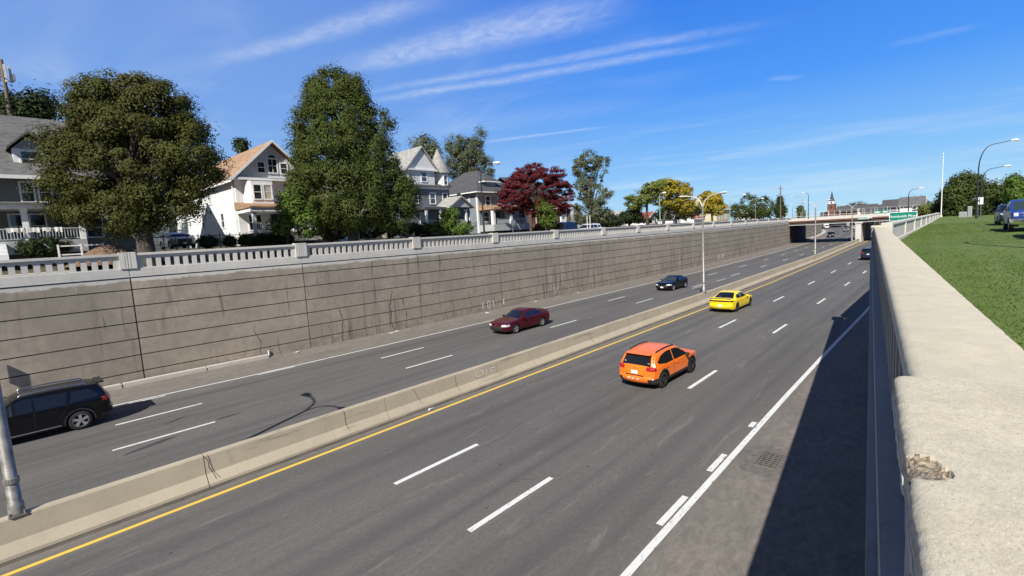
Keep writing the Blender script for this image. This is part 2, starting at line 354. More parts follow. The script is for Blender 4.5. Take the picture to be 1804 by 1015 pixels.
# ------------------------------------------------------------ mesh helpers
class MB:
    def __init__(s): s.v = []; s.f = []; s.m = []; s.mats = []
    def mi(s, m):
        if m not in s.mats: s.mats.append(m)
        return s.mats.index(m)
    def add(s, vs, fs, m):
        k = len(s.v); s.v += [tuple(v) for v in vs]; s.f += [tuple(i+k for i in f) for f in fs]; s.m += [s.mi(m)]*len(fs)
        return s
    def box(s, x0, x1, y0, y1, z0, z1, m):
        x0, x1 = sorted((x0, x1)); y0, y1 = sorted((y0, y1)); z0, z1 = sorted((z0, z1))
        return s.add([(x0, y0, z0), (x1, y0, z0), (x1, y1, z0), (x0, y1, z0), (x0, y0, z1), (x1, y0, z1), (x1, y1, z1), (x0, y1, z1)],
                     [(0, 3, 2, 1), (4, 5, 6, 7), (0, 1, 5, 4), (1, 2, 6, 5), (2, 3, 7, 6), (3, 0, 4, 7)], m)
    def obox(s, o, d, a, b, c0, c1, z0, z1, m):
        """box in a frame with origin o, unit direction d (plan): along a..b, to the left c0..c1, height z0..z1"""
        n = (-d[1], d[0]); P = lambda p, q, z: (o[0]+d[0]*p+n[0]*q, o[1]+d[1]*p+n[1]*q, z)
        return s.add([P(a, c0, z0), P(b, c0, z0), P(b, c1, z0), P(a, c1, z0), P(a, c0, z1), P(b, c0, z1), P(b, c1, z1), P(a, c1, z1)],
                     [(0, 3, 2, 1), (4, 5, 6, 7), (0, 1, 5, 4), (1, 2, 6, 5), (2, 3, 7, 6), (3, 0, 4, 7)], m)
    def prism(s, pts, ax, a, b, m):
        """extrude a closed polygon (2-D points) along axis ax from a to b"""
        def P(p, q):
            return (q, p[0], p[1]) if ax == 'x' else (p[0], q, p[1]) if ax == 'y' else (p[0], p[1], q)
        n = len(pts); vs = [P(p, a) for p in pts]+[P(p, b) for p in pts]
        fs = [tuple(range(n))[::-1], tuple(range(n, 2*n))]+[(i, (i+1) % n, n+(i+1) % n, n+i) for i in range(n)]
        return s.add(vs, fs, m)
    def tube(s, pts, r, m, n=8, caps=True):
        pts = [Vector(p) for p in pts]; rr = r if isinstance(r, (list, tuple)) else [r]*len(pts)
        vs = []; fs = []; prev = None
        for i, p in enumerate(pts):
            t = (pts[min(i+1, len(pts)-1)]-pts[max(i-1, 0)]).normalized()
            if prev is None: a = t.orthogonal().normalized()
            else:
                a = (prev-t*prev.dot(t)); a = a.normalized() if a.length > 1e-6 else t.orthogonal().normalized()
            prev = a; b = t.cross(a)
            vs += [p+(a*math.cos(2*math.pi*k/n)+b*math.sin(2*math.pi*k/n))*rr[i] for k in range(n)]
        for i in range(len(pts)-1):
            fs += [(i*n+k, i*n+(k+1) % n, (i+1)*n+(k+1) % n, (i+1)*n+k) for k in range(n)]
        if caps: fs += [tuple(range(n))[::-1], tuple(range((len(pts)-1)*n, len(pts)*n))]
        return s.add(vs, fs, m)
    def lathe(s, prof, c, ax, m, n=24, caps=True):
        """profile (r, h) turned about axis ax through c"""
        vs = []; fs = []
        for r, h in prof:
            for k in range(n):
                a = 2*math.pi*k/n; q = (r*math.cos(a), r*math.sin(a))
                vs.append((c[0]+q[0], c[1]+q[1], c[2]+h) if ax == 'z' else (c[0]+q[0], c[1]+h, c[2]+q[1]) if ax == 'y' else (c[0]+h, c[1]+q[0], c[2]+q[1]))
        for i in range(len(prof)-1):
            fs += [(i*n+k, i*n+(k+1) % n, (i+1)*n+(k+1) % n, (i+1)*n+k) for k in range(n)]
        if caps and prof[0][0] > 1e-5: fs.append(tuple(range(n))[::-1])
        if caps and prof[-1][0] > 1e-5: fs.append(tuple(range((len(prof)-1)*n, len(prof)*n)))
        return s.add(vs, fs, m)
    def build(s, name, parent=None, smooth=None, bevel=0, fix=True):
        me = bpy.data.meshes.new(name); me.from_pydata(s.v, [], s.f)
        for m in s.mats: me.materials.append(M[m])
        me.polygons.foreach_set('material_index', s.m)
        if fix or bevel:
            bm = bmesh.new(); bm.from_mesh(me)
            if bevel:
                bmesh.ops.bevel(bm, geom=[e for e in bm.edges if len(e.link_faces) == 2 and e.calc_face_angle(0) > .6], offset=bevel, segments=2, affect='EDGES')
            if fix: bmesh.ops.recalc_face_normals(bm, faces=bm.faces)
            bm.to_mesh(me); bm.free()
        if smooth is not None:
            me.polygons.foreach_set('use_smooth', [True]*len(me.polygons)); me.set_sharp_from_angle(angle=math.radians(smooth))
        o = bpy.data.objects.new(name, me); col.objects.link(o)
        if parent:
            o.parent = parent
            if parent.type == 'EMPTY' and parent.get('abs'):
                o.matrix_parent_inverse = Matrix.Translation(parent.location).inverted()
        return o
def tag(o, label, cat, group=None):
    o['label'] = label; o['category'] = cat
    if group: o['group'] = group
    return o
def thing(name, label, cat, loc=(0, 0, 0), rz=0., group=None, absolute=False):
    o = bpy.data.objects.new(name, None); col.objects.link(o); o.location = loc; o.rotation_euler = (0, 0, rz); o.empty_display_size = .3
    if absolute: o['abs'] = 1
    return tag(o, label, cat, group)
def struct(o): o['kind'] = 'structure'; return o
def kids(o): return [c for c in bpy.data.objects if c.parent == o]
def copy_tree(o, parent=None):
    c = o.copy(); col.objects.link(c); c.parent = parent
    for ch in kids(o): copy_tree(ch, c)
    return c

# ------------------------------------------------------------ road lines (x of each line as a function of y)
FAR = [(147, 0.), (171, -1.0), (188, -1.9), (200, -2.9), (230, -6.2), (261, -10.9), (290, -17), (321, -24.3), (360, -36), (420, -60), (500, -100)]
def line(tab):
    ya, xa = zip(*tab); fy, fx = zip(*FAR)
    return lambda y: float(np.interp(y, ya, xa)+(np.interp(y, fy, fx) if y > 147 else 0))
YEL = line([(-60, -15.6), (0, -15.26), (15, -14.97), (34, -14.55), (57, -14.2), (80, -14.4), (100, -14.6), (147, -15.1)])
WHT = line([(-60, -4.6), (8, -4.55), (20, -4.5), (29, -4.4), (41, -4.18), (70, -4.1), (100, -4.3), (147, -4.7)])
R1 = line([(-60, -12.6), (0, -11.6), (7, -11.46), (19, -11.21), (32, -10.95), (56, -10.55), (82, -10.32), (110, -10.5), (147, -11.1)])
R2 = line([(-60, -9.2), (0, -8.25), (7, -8.13), (19, -7.9), (32, -7.7), (56, -7.4), (70, -7.27), (100, -7.35), (147, -7.9)])
L1 = line([(-60, -23.7), (2.4, -21.99), (15, -21.56), (27, -21.2), (51, -20.62), (88, -20.18), (112, -20.3), (126, -20.8), (147, -21.5)])
L2 = line([(-60, -26.9), (3.3, -25.23), (15, -24.85), (40, -24.08), (65, -23.6), (87, -23.25), (100, -23.32), (126, -24.14), (147, -25.)])
LE = line([(-60, -31), (3.7, -28.74), (7.8, -28.28), (14.7, -27.9), (29, -27.32), (48, -27), (71, -26.5), (105, -26.73), (139, -27.56), (147, -27.9)])
WL = line([(-60, -33.6), (5.8, -32.6), (14.5, -31.9), (23, -31.5), (33, -31.3), (52, -30.8), (77, -30.2), (96, -30.2), (120, -30.9), (147, -31.8)])
JB = line([(-60, -16.8), (0, -16.32), (8, -16.12), (16, -15.95), (30, -15.8), (42, -15.6), (60, -15.6), (88, -15.5), (110, -15.9), (147, -16.6)])
# right retaining wall: outer face
PD = Vector((-.0965, .9953)); POSTY = [(-60, 5.8), (32, -3.02), (34, -2.8), (112, -1.85), (147, -1.9)]
WR = line(POSTY)
YS = list(range(-60, 36, 4))+list(range(36, 160, 6))+list(range(160, 520, 12))

def build_road():
    rows = []; mb_v = []; uvs = []; faces = []
    for y in YS:
        xs = [(WL(y)-.2, 4.0, 1.), (WL(y)+1.4, 4.4, 1.), (LE(y)-.3, 4.9, .8), (LE(y)+.1, 5.0, .2), (LE(y)+.6, 5.15, 0), (L2(y), 6, 0), (L1(y), 7, 0), (JB(y)-1.6, 8.3, 0), (JB(y)-.5, 8.6, .8),
              (JB(y), 8.7, 1), (JB(y)+.5, 8.8, .8), (YEL(y)-.1, 8.96, .35), (YEL(y)+.3, 9.1, 0), (R1(y), 10, 0), (R2(y), 11, 0), (WHT(y)-.5, 11.86, 0), (WHT(y)-.05, 11.98, .15), (WHT(y)+.35, 12.1, .8), (WHT(y)+1.4, 12.4, 1), (max(WR(y)+.4, WHT(y)+1.8), 12.6, 1)]
        rows.append(len(mb_v)); 
        for x, u, d in xs: mb_v.append((x, y, 0)); uvs.append((u, d))
    n = len(xs)
    for i in range(len(YS)-1):
        for k in range(n-1): faces.append((i*n+k, i*n+k+1, (i+1)*n+k+1, (i+1)*n+k))
    me = bpy.data.meshes.new('road'); me.from_pydata(mb_v, [], faces); me.materials.append(M['asphalt'])
    uv = me.uv_layers.new(name='lanes')
    for l in me.loops: uv.data[l.index].uv = uvs[l.vertex_index]
    o = bpy.data.objects.new('road', me); col.objects.link(o); struct(o)
build_road()

def strip(mb, fn, a, b, w, z, m, step=3., off=0.):
    n = max(1, int(math.ceil((b-a)/step))); vs = []; fs = []
    for i in range(n+1):
        y = a+(b-a)*i/n; x = fn(y)+off; vs += [(x-w/2, y, z), (x+w/2, y, z)]
    for i in range(n): fs.append((2*i, 2*i+1, 2*i+3, 2*i+2))
    mb.add(vs, fs, m)
mk = MB()
strip(mk, YEL, -60, 500, .15, .006, 'paint_y')
strip(mk, WHT, -60, 500, .17, .006, 'paint_w')
strip(mk, LE, -60, 500, .13, .006, 'paint_w')
strip(mk, LE, 4.2, 5.6, .12, .006, 'paint_w', off=.28); strip(mk, LE, 9.8, 11.8, .12, .0065, 'paint_w', off=.2)
for fn, s0, L in ((R1, 7.25, 3.2), (R2, 7.0, 3.1), (L1, 2.6, 3.25), (L2, 3.2, 3.1)):
    k = -6
    while s0+12.35*k < 480:
        a = s0+12.35*k; strip(mk, fn, a, a+L, .14 if fn in (L1, L2) else .16, .006, 'paint_w', 1.6); k += 1
# repainted blocks beside the right edge line
for a, b in ((9.8, 11.3), (12.9, 14.15), (16.6, 17.1)):
    strip(mk, WHT, a, b, .16, .0062, 'paint_w', off=-.21)
strip(mk, L1, 50.8, 54, .10, .0065, 'paint_w', off=.5); strip(mk, L1, 58, 61, .1, .0065, 'paint_w', off=.45)
struct(mk.build('road_marking', fix=False))
mk = MB()
for off, w, m_ in ((.47, .20, 'tarmark2'), (.385, .035, 'groove')): strip(mk, JB, -60, 146, w, .0045 if w > .1 else .0052, m_, 3., off)
struct(mk.build('gutter_seam', fix=False))
mk = MB()   # tyre smears and cracks
rnd = random.Random(4)
def blot(mb, x, y, lx, ly, m, z=.005, rot=0., n=14, sd=0):
    r = random.Random(sd); vs = []
    for k in range(n):
        a = 2*math.pi*k/n; q = (lx*math.cos(a)*(1+r.uniform(-.25, .25)), ly*math.sin(a)*(1+r.uniform(-.25, .25)))
        vs.append((x+q[0]*math.cos(rot)-q[1]*math.sin(rot), y+q[0]*math.sin(rot)+q[1]*math.cos(rot), z))
    mb.add(vs, [tuple(range(n))], m)
blot(mk, -21.3, 3.6, .13, .9, 'tarmark', rot=.25, sd=1); blot(mk, -22.1, 6.4, .09, .5, 'tarmark', sd=2); blot(mk, -23.6, 4.9, .06, .5, 'tarmark', rot=.5, sd=3)
def crackline(mb, pts, w, z=.0052, seed=0, m='crack'):
    r = random.Random(seed); P = []
    for (a, b) in zip(pts, pts[1:]):
        for k in range(8):
            t = k/8; P.append((a[0]+(b[0]-a[0])*t+r.uniform(-.05, .05), a[1]+(b[1]-a[1])*t+r.uniform(-.05, .05)))
    vs = []; fs = []
    for i, p in enumerate(P): ww = w*r.uniform(.2, 1); vs += [(p[0], p[1]-ww/2, z), (p[0]+.01, p[1]+ww/2, z)]
    for i in range(len(P)-1): fs.append((2*i, 2*i+1, 2*i+3, 2*i+2))
    mb.add(vs, fs, m)
crackline(mk, [(-8.9, 9.2), (-8.2, 10.1), (-7.2, 11.3)], .035, seed=3); crackline(mk, [(-11.9, 8.4), (-11.0, 10.6), (-11.4, 13)], .03, seed=5); crackline(mk, [(-13, 10), (-12.2, 12)], .02, seed=8)
struct(mk.build('road_stain', fix=False))

r = random.Random(17)
for i, (dx, y) in enumerate(((.5, 13.6), (.7, 20.4), (.45, 21.0), (.8, 30.2), (.5, 37.5), (.6, 44.6), (-14.9+31, 11.6))):
    x = WL(y)+dx if i < 6 else JB(y)+.7
    mb = MB(); n = 7; vs = [(x+r.uniform(-.16, .16), y+r.uniform(-.3, .3), .006+r.uniform(0, .05)) for k in range(n)]
    cx_, cy_ = x, y; vs.sort(key=lambda p: math.atan2(p[1]-cy_, p[0]-cx_)); vs.append((cx_, cy_, .07)); mb.add(vs, [(k, (k+1) % n, n) for k in range(n)], 'graf')
    tag(mb.build('paper_scrap', fix=False), ['crumpled white scrap by the wall foot just past the drain pipe', 'pale scrap at the wall foot left of the chalk marks', 'second pale scrap close beside the one left of the chalk marks', 'white scrap on the shoulder below the chalk marks', 'white scrap at the wall foot above the maroon car', 'pale scrap at the wall foot beyond the small black coupe mark', 'white scrap in the gutter of the median barrier'][i], 'paper scrap', 'scraps along the concrete')

# drain grate in its patch
g = thing('storm_drain', 'rusty iron storm drain grate in a dark patch on the right shoulder', 'drain', (-3.62, 14.5, 0))
mb = MB(); blot(mb, -.12, -.1, .62, 1.15, 'tarpatch', .005, 0, 22, 7); mb.build('patch', g, fix=False)
mb = MB(); gw, gl = .3, .58
for a, b, c_, d_ in ((-gw, -gw+.035, -gl, gl), (gw-.035, gw, -gl, gl), (-gw+.035, gw-.035, -gl, -gl+.035), (-gw+.035, gw-.035, gl-.035, gl)): mb.box(a, b, c_, d_, .004, .022, 'iron')
mb.build('frame', g)
mb = MB(); mb.box(-gw+.04, gw-.04, -gl+.04, gl-.04, .0055, .008, 'groove')
for k in range(9):
    y = -gl+.08+k*(2*gl-.16)/8; mb.box(-gw+.036, gw-.036, y-.018, y+.018, .009, .02, 'iron')
for k in range(4):
    x = -gw+.1+k*(2*gw-.2)/3; mb.box(x-.012, x+.012, -gl+.037, gl-.037, .0092, .018, 'iron')
mb.build('bars', g)

# ------------------------------------------------------------ terrain
def ground():
    # left of the expressway: parkway street, kerbs, rising lawns; right: lawn; both reach the horizon
    rows = []; xs = [0, -1.2, -1.21, -10.2, -10.21, -12, -14, -17.5, -34, -60, -140, -500, -2500]
    zs = [6.0, 6.0, 5.98, 5.98, 6.1, 6.15, 6.5, 7.3, 7.2, 6.6, 6.2, 6.2, 6.2]
    mi = ['kerb', 'kerb', 'street', 'kerb', 'kerb', 'ground', 'ground', 'ground', 'grass', 'ground', 'ground', 'ground']
    mb = MB(); ys = YS+[700, 1200, 3000]
    ys = [-400]+ys
    for i in range(len(ys)-1):
        for k in range(len(xs)-1):
            q = []
            for (yy, kk) in ((ys[i], k), (ys[i], k+1), (ys[i+1], k+1), (ys[i+1], k)):
                q.append((WL(min(yy, 500))-.35+xs[kk], yy, zs[kk]))
            mb.add(q, [(0, 1, 2, 3)], mi[k])
    o = mb.build('left_ground', fix=False); struct(o)
    bm = bmesh.new(); bm.from_mesh(o.data); bmesh.ops.remove_doubles(bm, verts=bm.verts, dist=.001); bmesh.ops.recalc_face_normals(bm, faces=bm.faces); bm.to_mesh(o.data); bm.free()
    mb = MB()
    for i in range(len(ys)-1):
        for k, (a, b, za, zb, m) in enumerate(((.2, 14, 0, .1, 'grass'), (14, 80, .1, .9, 'ground'), (80, 2500, .9, .95, 'ground'))):
            q = []
            for yy, dx, dz in ((ys[i], a, za), (ys[i], b, zb), (ys[i+1], b, zb), (ys[i+1], a, za)):
                base = float(np.interp(yy, [-400, 30, 45, 110, 150, 3000], [5.0, 5.02, 5.15, 5.35, 5.9, 5.9]))
                q.append((WR(min(yy, 500))+dx, yy, base+dz))
            mb.add(q, [(0, 1, 2, 3)], m)
    o = mb.build('lawn', fix=False); struct(o)
    bm = bmesh.new(); bm.from_mesh(o.data); bmesh.ops.remove_doubles(bm, verts=bm.verts, dist=.001); bmesh.ops.recalc_face_normals(bm, faces=bm.faces)
    for f in bm.faces:
        if f.normal.z < 0: f.normal_flip()
    bm.to_mesh(o.data); bm.free()
ground()
def far_ground():
    mb = MB(); mb.add([(-3000, 420, 5.6), (3000, 420, 5.6), (3000, 4500, 5.6), (-3000, 4500, 5.6)], [(0, 1, 2, 3)], 'ground'); struct(mb.build('far_ground', fix=False))
far_ground()

# grass blades on the near lawn
def blades():
    r = np.random.default_rng(5); n = 60000
    y = 2+70*r.random(n)**1.4; x = np.interp(y, *zip(*POSTY))+.42+(r.random(n)**1.2)*(1.5+y*.14)
    z = np.interp(y, [-400, 30, 45, 110, 150], [5.0, 5.02, 5.15, 5.35, 5.9])+.01*(x+2)/1.6
    h = .012+.022*r.random(n); w = .005+.0006*y*r.random(n)*2; a = r.random(n)*6.28; tx = (r.random(n)-.5)*.05; ty = (r.random(n)-.5)*.05
    ca, sa = np.cos(a)*w, np.sin(a)*w
    v = np.stack([np.stack([x-ca, y-sa, z], 1), np.stack([x+ca, y+sa, z], 1), np.stack([x+tx, y+ty, z+h], 1)], 1).reshape(-1, 3)
    o = raw_mesh('grass', v, 3, 'blade'); o['kind'] = 'stuff'; o['label'] = 'short mown grass blades on the lawn by the right parapet'; o['category'] = 'grass'
def raw_mesh(name, v, k, m, parent=None, mats=None):
    n = len(v)//k; me = bpy.data.meshes.new(name); me.vertices.add(len(v)); me.vertices.foreach_set('co', np.ascontiguousarray(v, dtype=np.float32).ravel())
    me.loops.add(len(v)); me.loops.foreach_set('vertex_index', np.arange(len(v), dtype=np.int32))
    me.polygons.add(n); me.polygons.foreach_set('loop_start', np.arange(0, len(v), k, dtype=np.int32)); me.polygons.foreach_set('loop_total', np.full(n, k, dtype=np.int32))
    me.update(calc_edges=True); me.materials.append(M[m]); o = bpy.data.objects.new(name, me); col.objects.link(o)
    if parent: o.parent = parent
    return o
blades()

# ------------------------------------------------------------ left retaining wall with grooves, and its balustrade
POSTS = [-31.0, -21.8, -12.7, -3.5, 5.65, 14.7, 23.8, 32.7, 41.8, 51.0, 59.4, 68.1, 77.1, 86.0, 95.2, 104.6, 114.0, 124.0, 133.8, 143.6]
GRO = [.62, 1.51, 2.40, 3.29, 4.18, 5.07]
def left_wall():
    t = thing('retaining_wall', 'tall grooved concrete retaining wall along the left side of the expressway', 'wall', (WL(40), 40, 0), absolute=True)
    mb = MB(); Z = [-.3]+GRO+[5.72]
    P = [-60, -50, -40]+POSTS+[147.2]
    for a, b in zip(P, P[1:]):
        A = Vector((WL(a), a)); B = Vector((WL(b), b)); d = (B-A); L = d.length; d /= L
        mb.obox(A, d, 0, L, .06, .5, -.3, 5.72, 'groove')      # recessed core behind the grooves
        for z0, z1 in zip(Z, Z[1:]): mb.obox(A, d, .03, L-.03, .0, .075, z0+.027, z1-.027, 'wall')
    mb.build('panel', t)
    # cracks with weeds, seen as dark jagged lines low on the wall
    mb = MB(); r = random.Random(11)
    def crack(y, z0, z1, w):
        pts = []; z = z0; yy = y
        while z < z1: pts.append((yy, z)); z += r.uniform(.15, .35); yy += r.uniform(-.12, .10)
        vs = []; fs = []
        for q, zz in pts:
            ww = w*.6*r.uniform(.2, 1.2); vs += [(WL(q)+.006, q-ww, zz), (WL(q)+.006, q+ww, zz)]
        for i in range(len(pts)-1): fs.append((2*i, 2*i+1, 2*i+3, 2*i+2))
        if fs: mb = MB(); mb.add(vs, fs, 'crack'); mb.build('crack', t, fix=False)
    for y, z1, w in ((9.2, 1.0, .02), (11.6, 2.3, .028), (12.8, 1.3, .02), (16.2, 1.5, .03), (17.0, 2.4, .035), (17.5, 1.0, .02), (18.9, 1.2, .015), (21.2, 3.3, .04), (22.3, 2.7, .035), (26.4, .9, .02), (27.4, .8, .015),
                     (29.2, 2.6, .025), (31.2, .9, .02), (36.2, 1.0, .02), (38.2, 3.0, .05), (40.3, 1.8, .03), (43.3, 2.6, .04), (45.6, 4.3, .05), (46.4, 2.2, .03), (48.7, 3.6, .05), (50.1, 2.9, .03), (54, 1.8, .04), (58.5, 1.3, .03), (66, 1.6, .04), (70, 3.0, .05), (72.5, 3.4, .07), (76, 2.2, .06), (83, 1.6, .05), (92, 1.5, .06)):
        crack(y, .02, z1, w)
    # chalk marks
    mb = MB()
    def stroke(y0, z0, y1, z1, w=.07):
        mb = MB()
        mb.add([(WL(y0)+.008, y0-w, z0), (WL(y0)+.008, y0+w, z0), (WL(y1)+.008, y1+w, z1), (WL(y1)+.008, y1-w, z1)], [(0, 1, 2, 3)], 'graf'); mb.build('chalk_mark', t, fix=False)
    stroke(30.6, .25, 30.6, .8, .05); stroke(31.2, .3, 31.2, .85, .04); stroke(31.5, .3, 31.5, .85, .04); stroke(31.35, .86, 31.35, .93, .16); stroke(31.35, .25, 31.35, .31, .16); stroke(31.95, .3, 31.95, .85, .05); stroke(33.3, .3, 33.3, .8, .08)
    stroke(41.2, .4, 41.2, 1.05, .04); stroke(41.35, .4, 41.6, .7, .04); stroke(41.6, .6, 41.7, 1.05, .04)
    for q in (88, 88.9, 90.2, 90.8): stroke(q, .5, q, 1.1, .14)
    stroke(90.5, 1.1, 90.5, 1.18, .35)
    mb = MB()
    for a, b in ((2.0, 4.6), (4.66, 8.5), (8.55, 11.9)):
        mb.add([], [], 'kerb')
        A = Vector((WL(a)+.14, a)); B = Vector((WL(b)+.14, b)); d = (B-A); L = d.length; d /= L
        mb.obox(A, d, 0, L, -.3, .1, -.02, .2, 'kerb')
    mb.build('footing_kerb', t, bevel=.02)
    mb = MB(); mb.tube([(WL(12)+.1, 12., 0), (WL(12)+.1, 12., .42)], .05, 'graf'); mb.build('drain_pipe', t)
left_wall()

def slot_bay(mb, o, d, a, b, c0, c1, z0, z1, n, sw, m):
    """wall plate a..b pierced by n round-topped slots; c0/c1 are its two faces"""
    pitch = (b-a)/n; ztop = z1-.12; zb = z0+.04; r = sw/2; N = 5
    nn = (-d[1], d[0]); P = lambda p, q, z: (o[0]+d[0]*p+nn[0]*q, o[1]+d[1]*p+nn[1]*q, z)
    arc = [(r*math.cos(math.pi*(1-k/N)), ztop-r+r*math.sin(math.pi*(1-k/N))) for k in range(N+1)]
    for i in range(n):
        cx = a+pitch*(i+.5); l = cx-pitch/2; rr = cx+pitch/2
        for c in (c0, c1):
            # left jamb, right jamb, bottom, top
            mb.add([P(l, c, z0), P(cx-r, c, z0), P(cx-r, c, z1), P(l, c, z1)], [(0, 1, 2, 3)], m)
            mb.add([P(cx+r, c, z0), P(rr, c, z0), P(rr, c, z1), P(cx+r, c, z1)], [(0, 1, 2, 3)], m)
            mb.add([P(cx-r, c, z0), P(cx+r, c, z0), P(cx+r, c, zb), P(cx-r, c, zb)], [(0, 1, 2, 3)], m)
            for k in range(N):
                p, q = arc[k], arc[k+1]
                mb.add([P(cx+p[0], c, p[1]), P(cx+q[0], c, q[1]), P(cx+q[0], c, z1), P(cx+p[0], c, z1)], [(0, 1, 2, 3)], m)
        prof = [(-r, zb)]+arc+[(r, zb)]
        for p, q in zip(prof, prof[1:]+prof[:1]):
            mb.add([P(cx+p[0], c0, p[1]), P(cx+q[0], c0, q[1]), P(cx+q[0], c1, q[1]), P(cx+p[0], c1, p[1])], [(0, 1, 2, 3)], m)
def balustrade():
    t = thing('concrete_balustrade', 'long pale concrete balustrade with arched slots on top of the left retaining wall', 'balustrade', (WL(40), 40, 5.72), absolute=True)
    P = POSTS+[147.2]
    for i, (a, b) in enumerate(zip(P, P[1:])):
        A = Vector((WL(a), a)); B = Vector((WL(b), b)); d = (B-A); L = d.length; d /= L
        mb = MB()
        mb.obox(A, d, .01, L-.01, -.04, .42, 5.74, 5.86, 'white_conc'); mb.obox(A, d, .01, L-.01, -.03, .37, 5.86, 6.20, 'white_conc')
        mb.build('plinth', t, bevel=.012)
        mb = MB(); mb.obox(A, d, .36, .5, .04, .30, 6.2, 6.87, 'white_conc'); mb.obox(A, d, L-.5, L-.36, .04, .30, 6.2, 6.87, 'white_conc')
        slot_bay(mb, A, d, .5, L-.5, .04, .30, 6.2, 6.87, 19, .2, 'white_conc')
        mb.build('slotted_panel', t, fix=False)
        mb = MB(); mb.obox(A, d, .36, L-.36, -.06, .40, 6.87, 7.02, 'white_conc'); mb.build('coping', t, bevel=.02)
        mb = MB(); 
        for q0, q1 in ((-.36, -.13), (-.11, -.012), (.012, .11), (.13, .36)): mb.obox(A, d, q0, q1, -.10, .44, 6.2, 7.08, 'white_conc')
        mb.obox(A, d, -.35, .35, -.05, .38, 6.2, 7.02, 'groove')
        mb.build('post', t)
balustrade()

# ------------------------------------------------------------ median barrier
def median():
    t = thing('median_barrier', 'concrete safety barrier running between the two carriageways', 'barrier', (JB(20), 20, 0), absolute=True)
    seg = []; y = -60.
    ys = [-60, -45, -30, -17, -8]+[3.9+6.1*k for k in range(-1, 24)]+[148.5]
    prof = [(-.36, 0), (-.35, .08), (-.17, .34), (-.11, .86), (-.085, .9), (.085, .9), (.11, .86), (.17, .34), (.35, .08), (.36, 0)]
    for a, b in zip(ys, ys[1:]):
        mb = MB(); n = 3; vs = []; fs = []; k = len(prof)
        for i in range(n+1):
            yy = a+.012+(b-a-.024)*i/n; dx = (JB(yy+.5)-JB(yy-.5)); 
            vs += [(JB(yy)+p, yy-dx*p, q) for p, q in prof]
        for i in range(n): fs += [(i*k+j, i*k+j+1, (i+1)*k+j+1, (i+1)*k+j) for j in range(k-1)]
        fs += [tuple(range(k)), tuple(range(n*k, (n+1)*k))]
        mb.add(vs, fs, 'barrier'); mb.build('barrier_section', t)
    mb = MB()
    def st(y0, z0, y1, z1, w=.03):
        mb = MB()
        X = lambda y, z: JB(y)+.11+.06*(.86-z)/.52+.014
        mb.add([(X(y0, z0), y0-w, z0), (X(y0, z0), y0+w, z0), (X(y1, z1), y1+w, z1), (X(y1, z1), y1-w, z1)], [(0, 1, 2, 3)], 'graf'); mb.build('chalk_mark', t, fix=False)
    for q in (14.75, 15.15, 15.4, 15.7): st(q, .45, q, .68)
    st(14.9, .45, 14.9, .49, .13); st(15.15, .66, 15.15, .7, .13); st(15.85, .62, 15.85, .67, .1); st(15.85, .45, 15.85, .49, .1)
    mb = MB(); r = random.Random(2)
    for y, n in ((3.9, 2), (8.3, 1), (13.5, 1), (11.3, 1), (24, 1)):
        for q in range(n):
            z = .88; yy = y+.09*q; pts = []
            while z > .12: pts.append((yy, z)); z -= .09; yy += r.uniform(-.01, .05)
            vs = []; fs = []
            for a, z in pts:
                x = JB(a)+(.11+.06*(.86-z)/.52 if z > .34 else .17+.18*(.34-z)/.26)+.012; vs += [(x, a-.007, z), (x, a+.007, z)]
            for i in range(len(pts)-1): fs.append((2*i, 2*i+1, 2*i+3, 2*i+2))
            mb = MB(); mb.add(vs, fs, 'crack'); mb.build('crack', t, fix=False)
median()

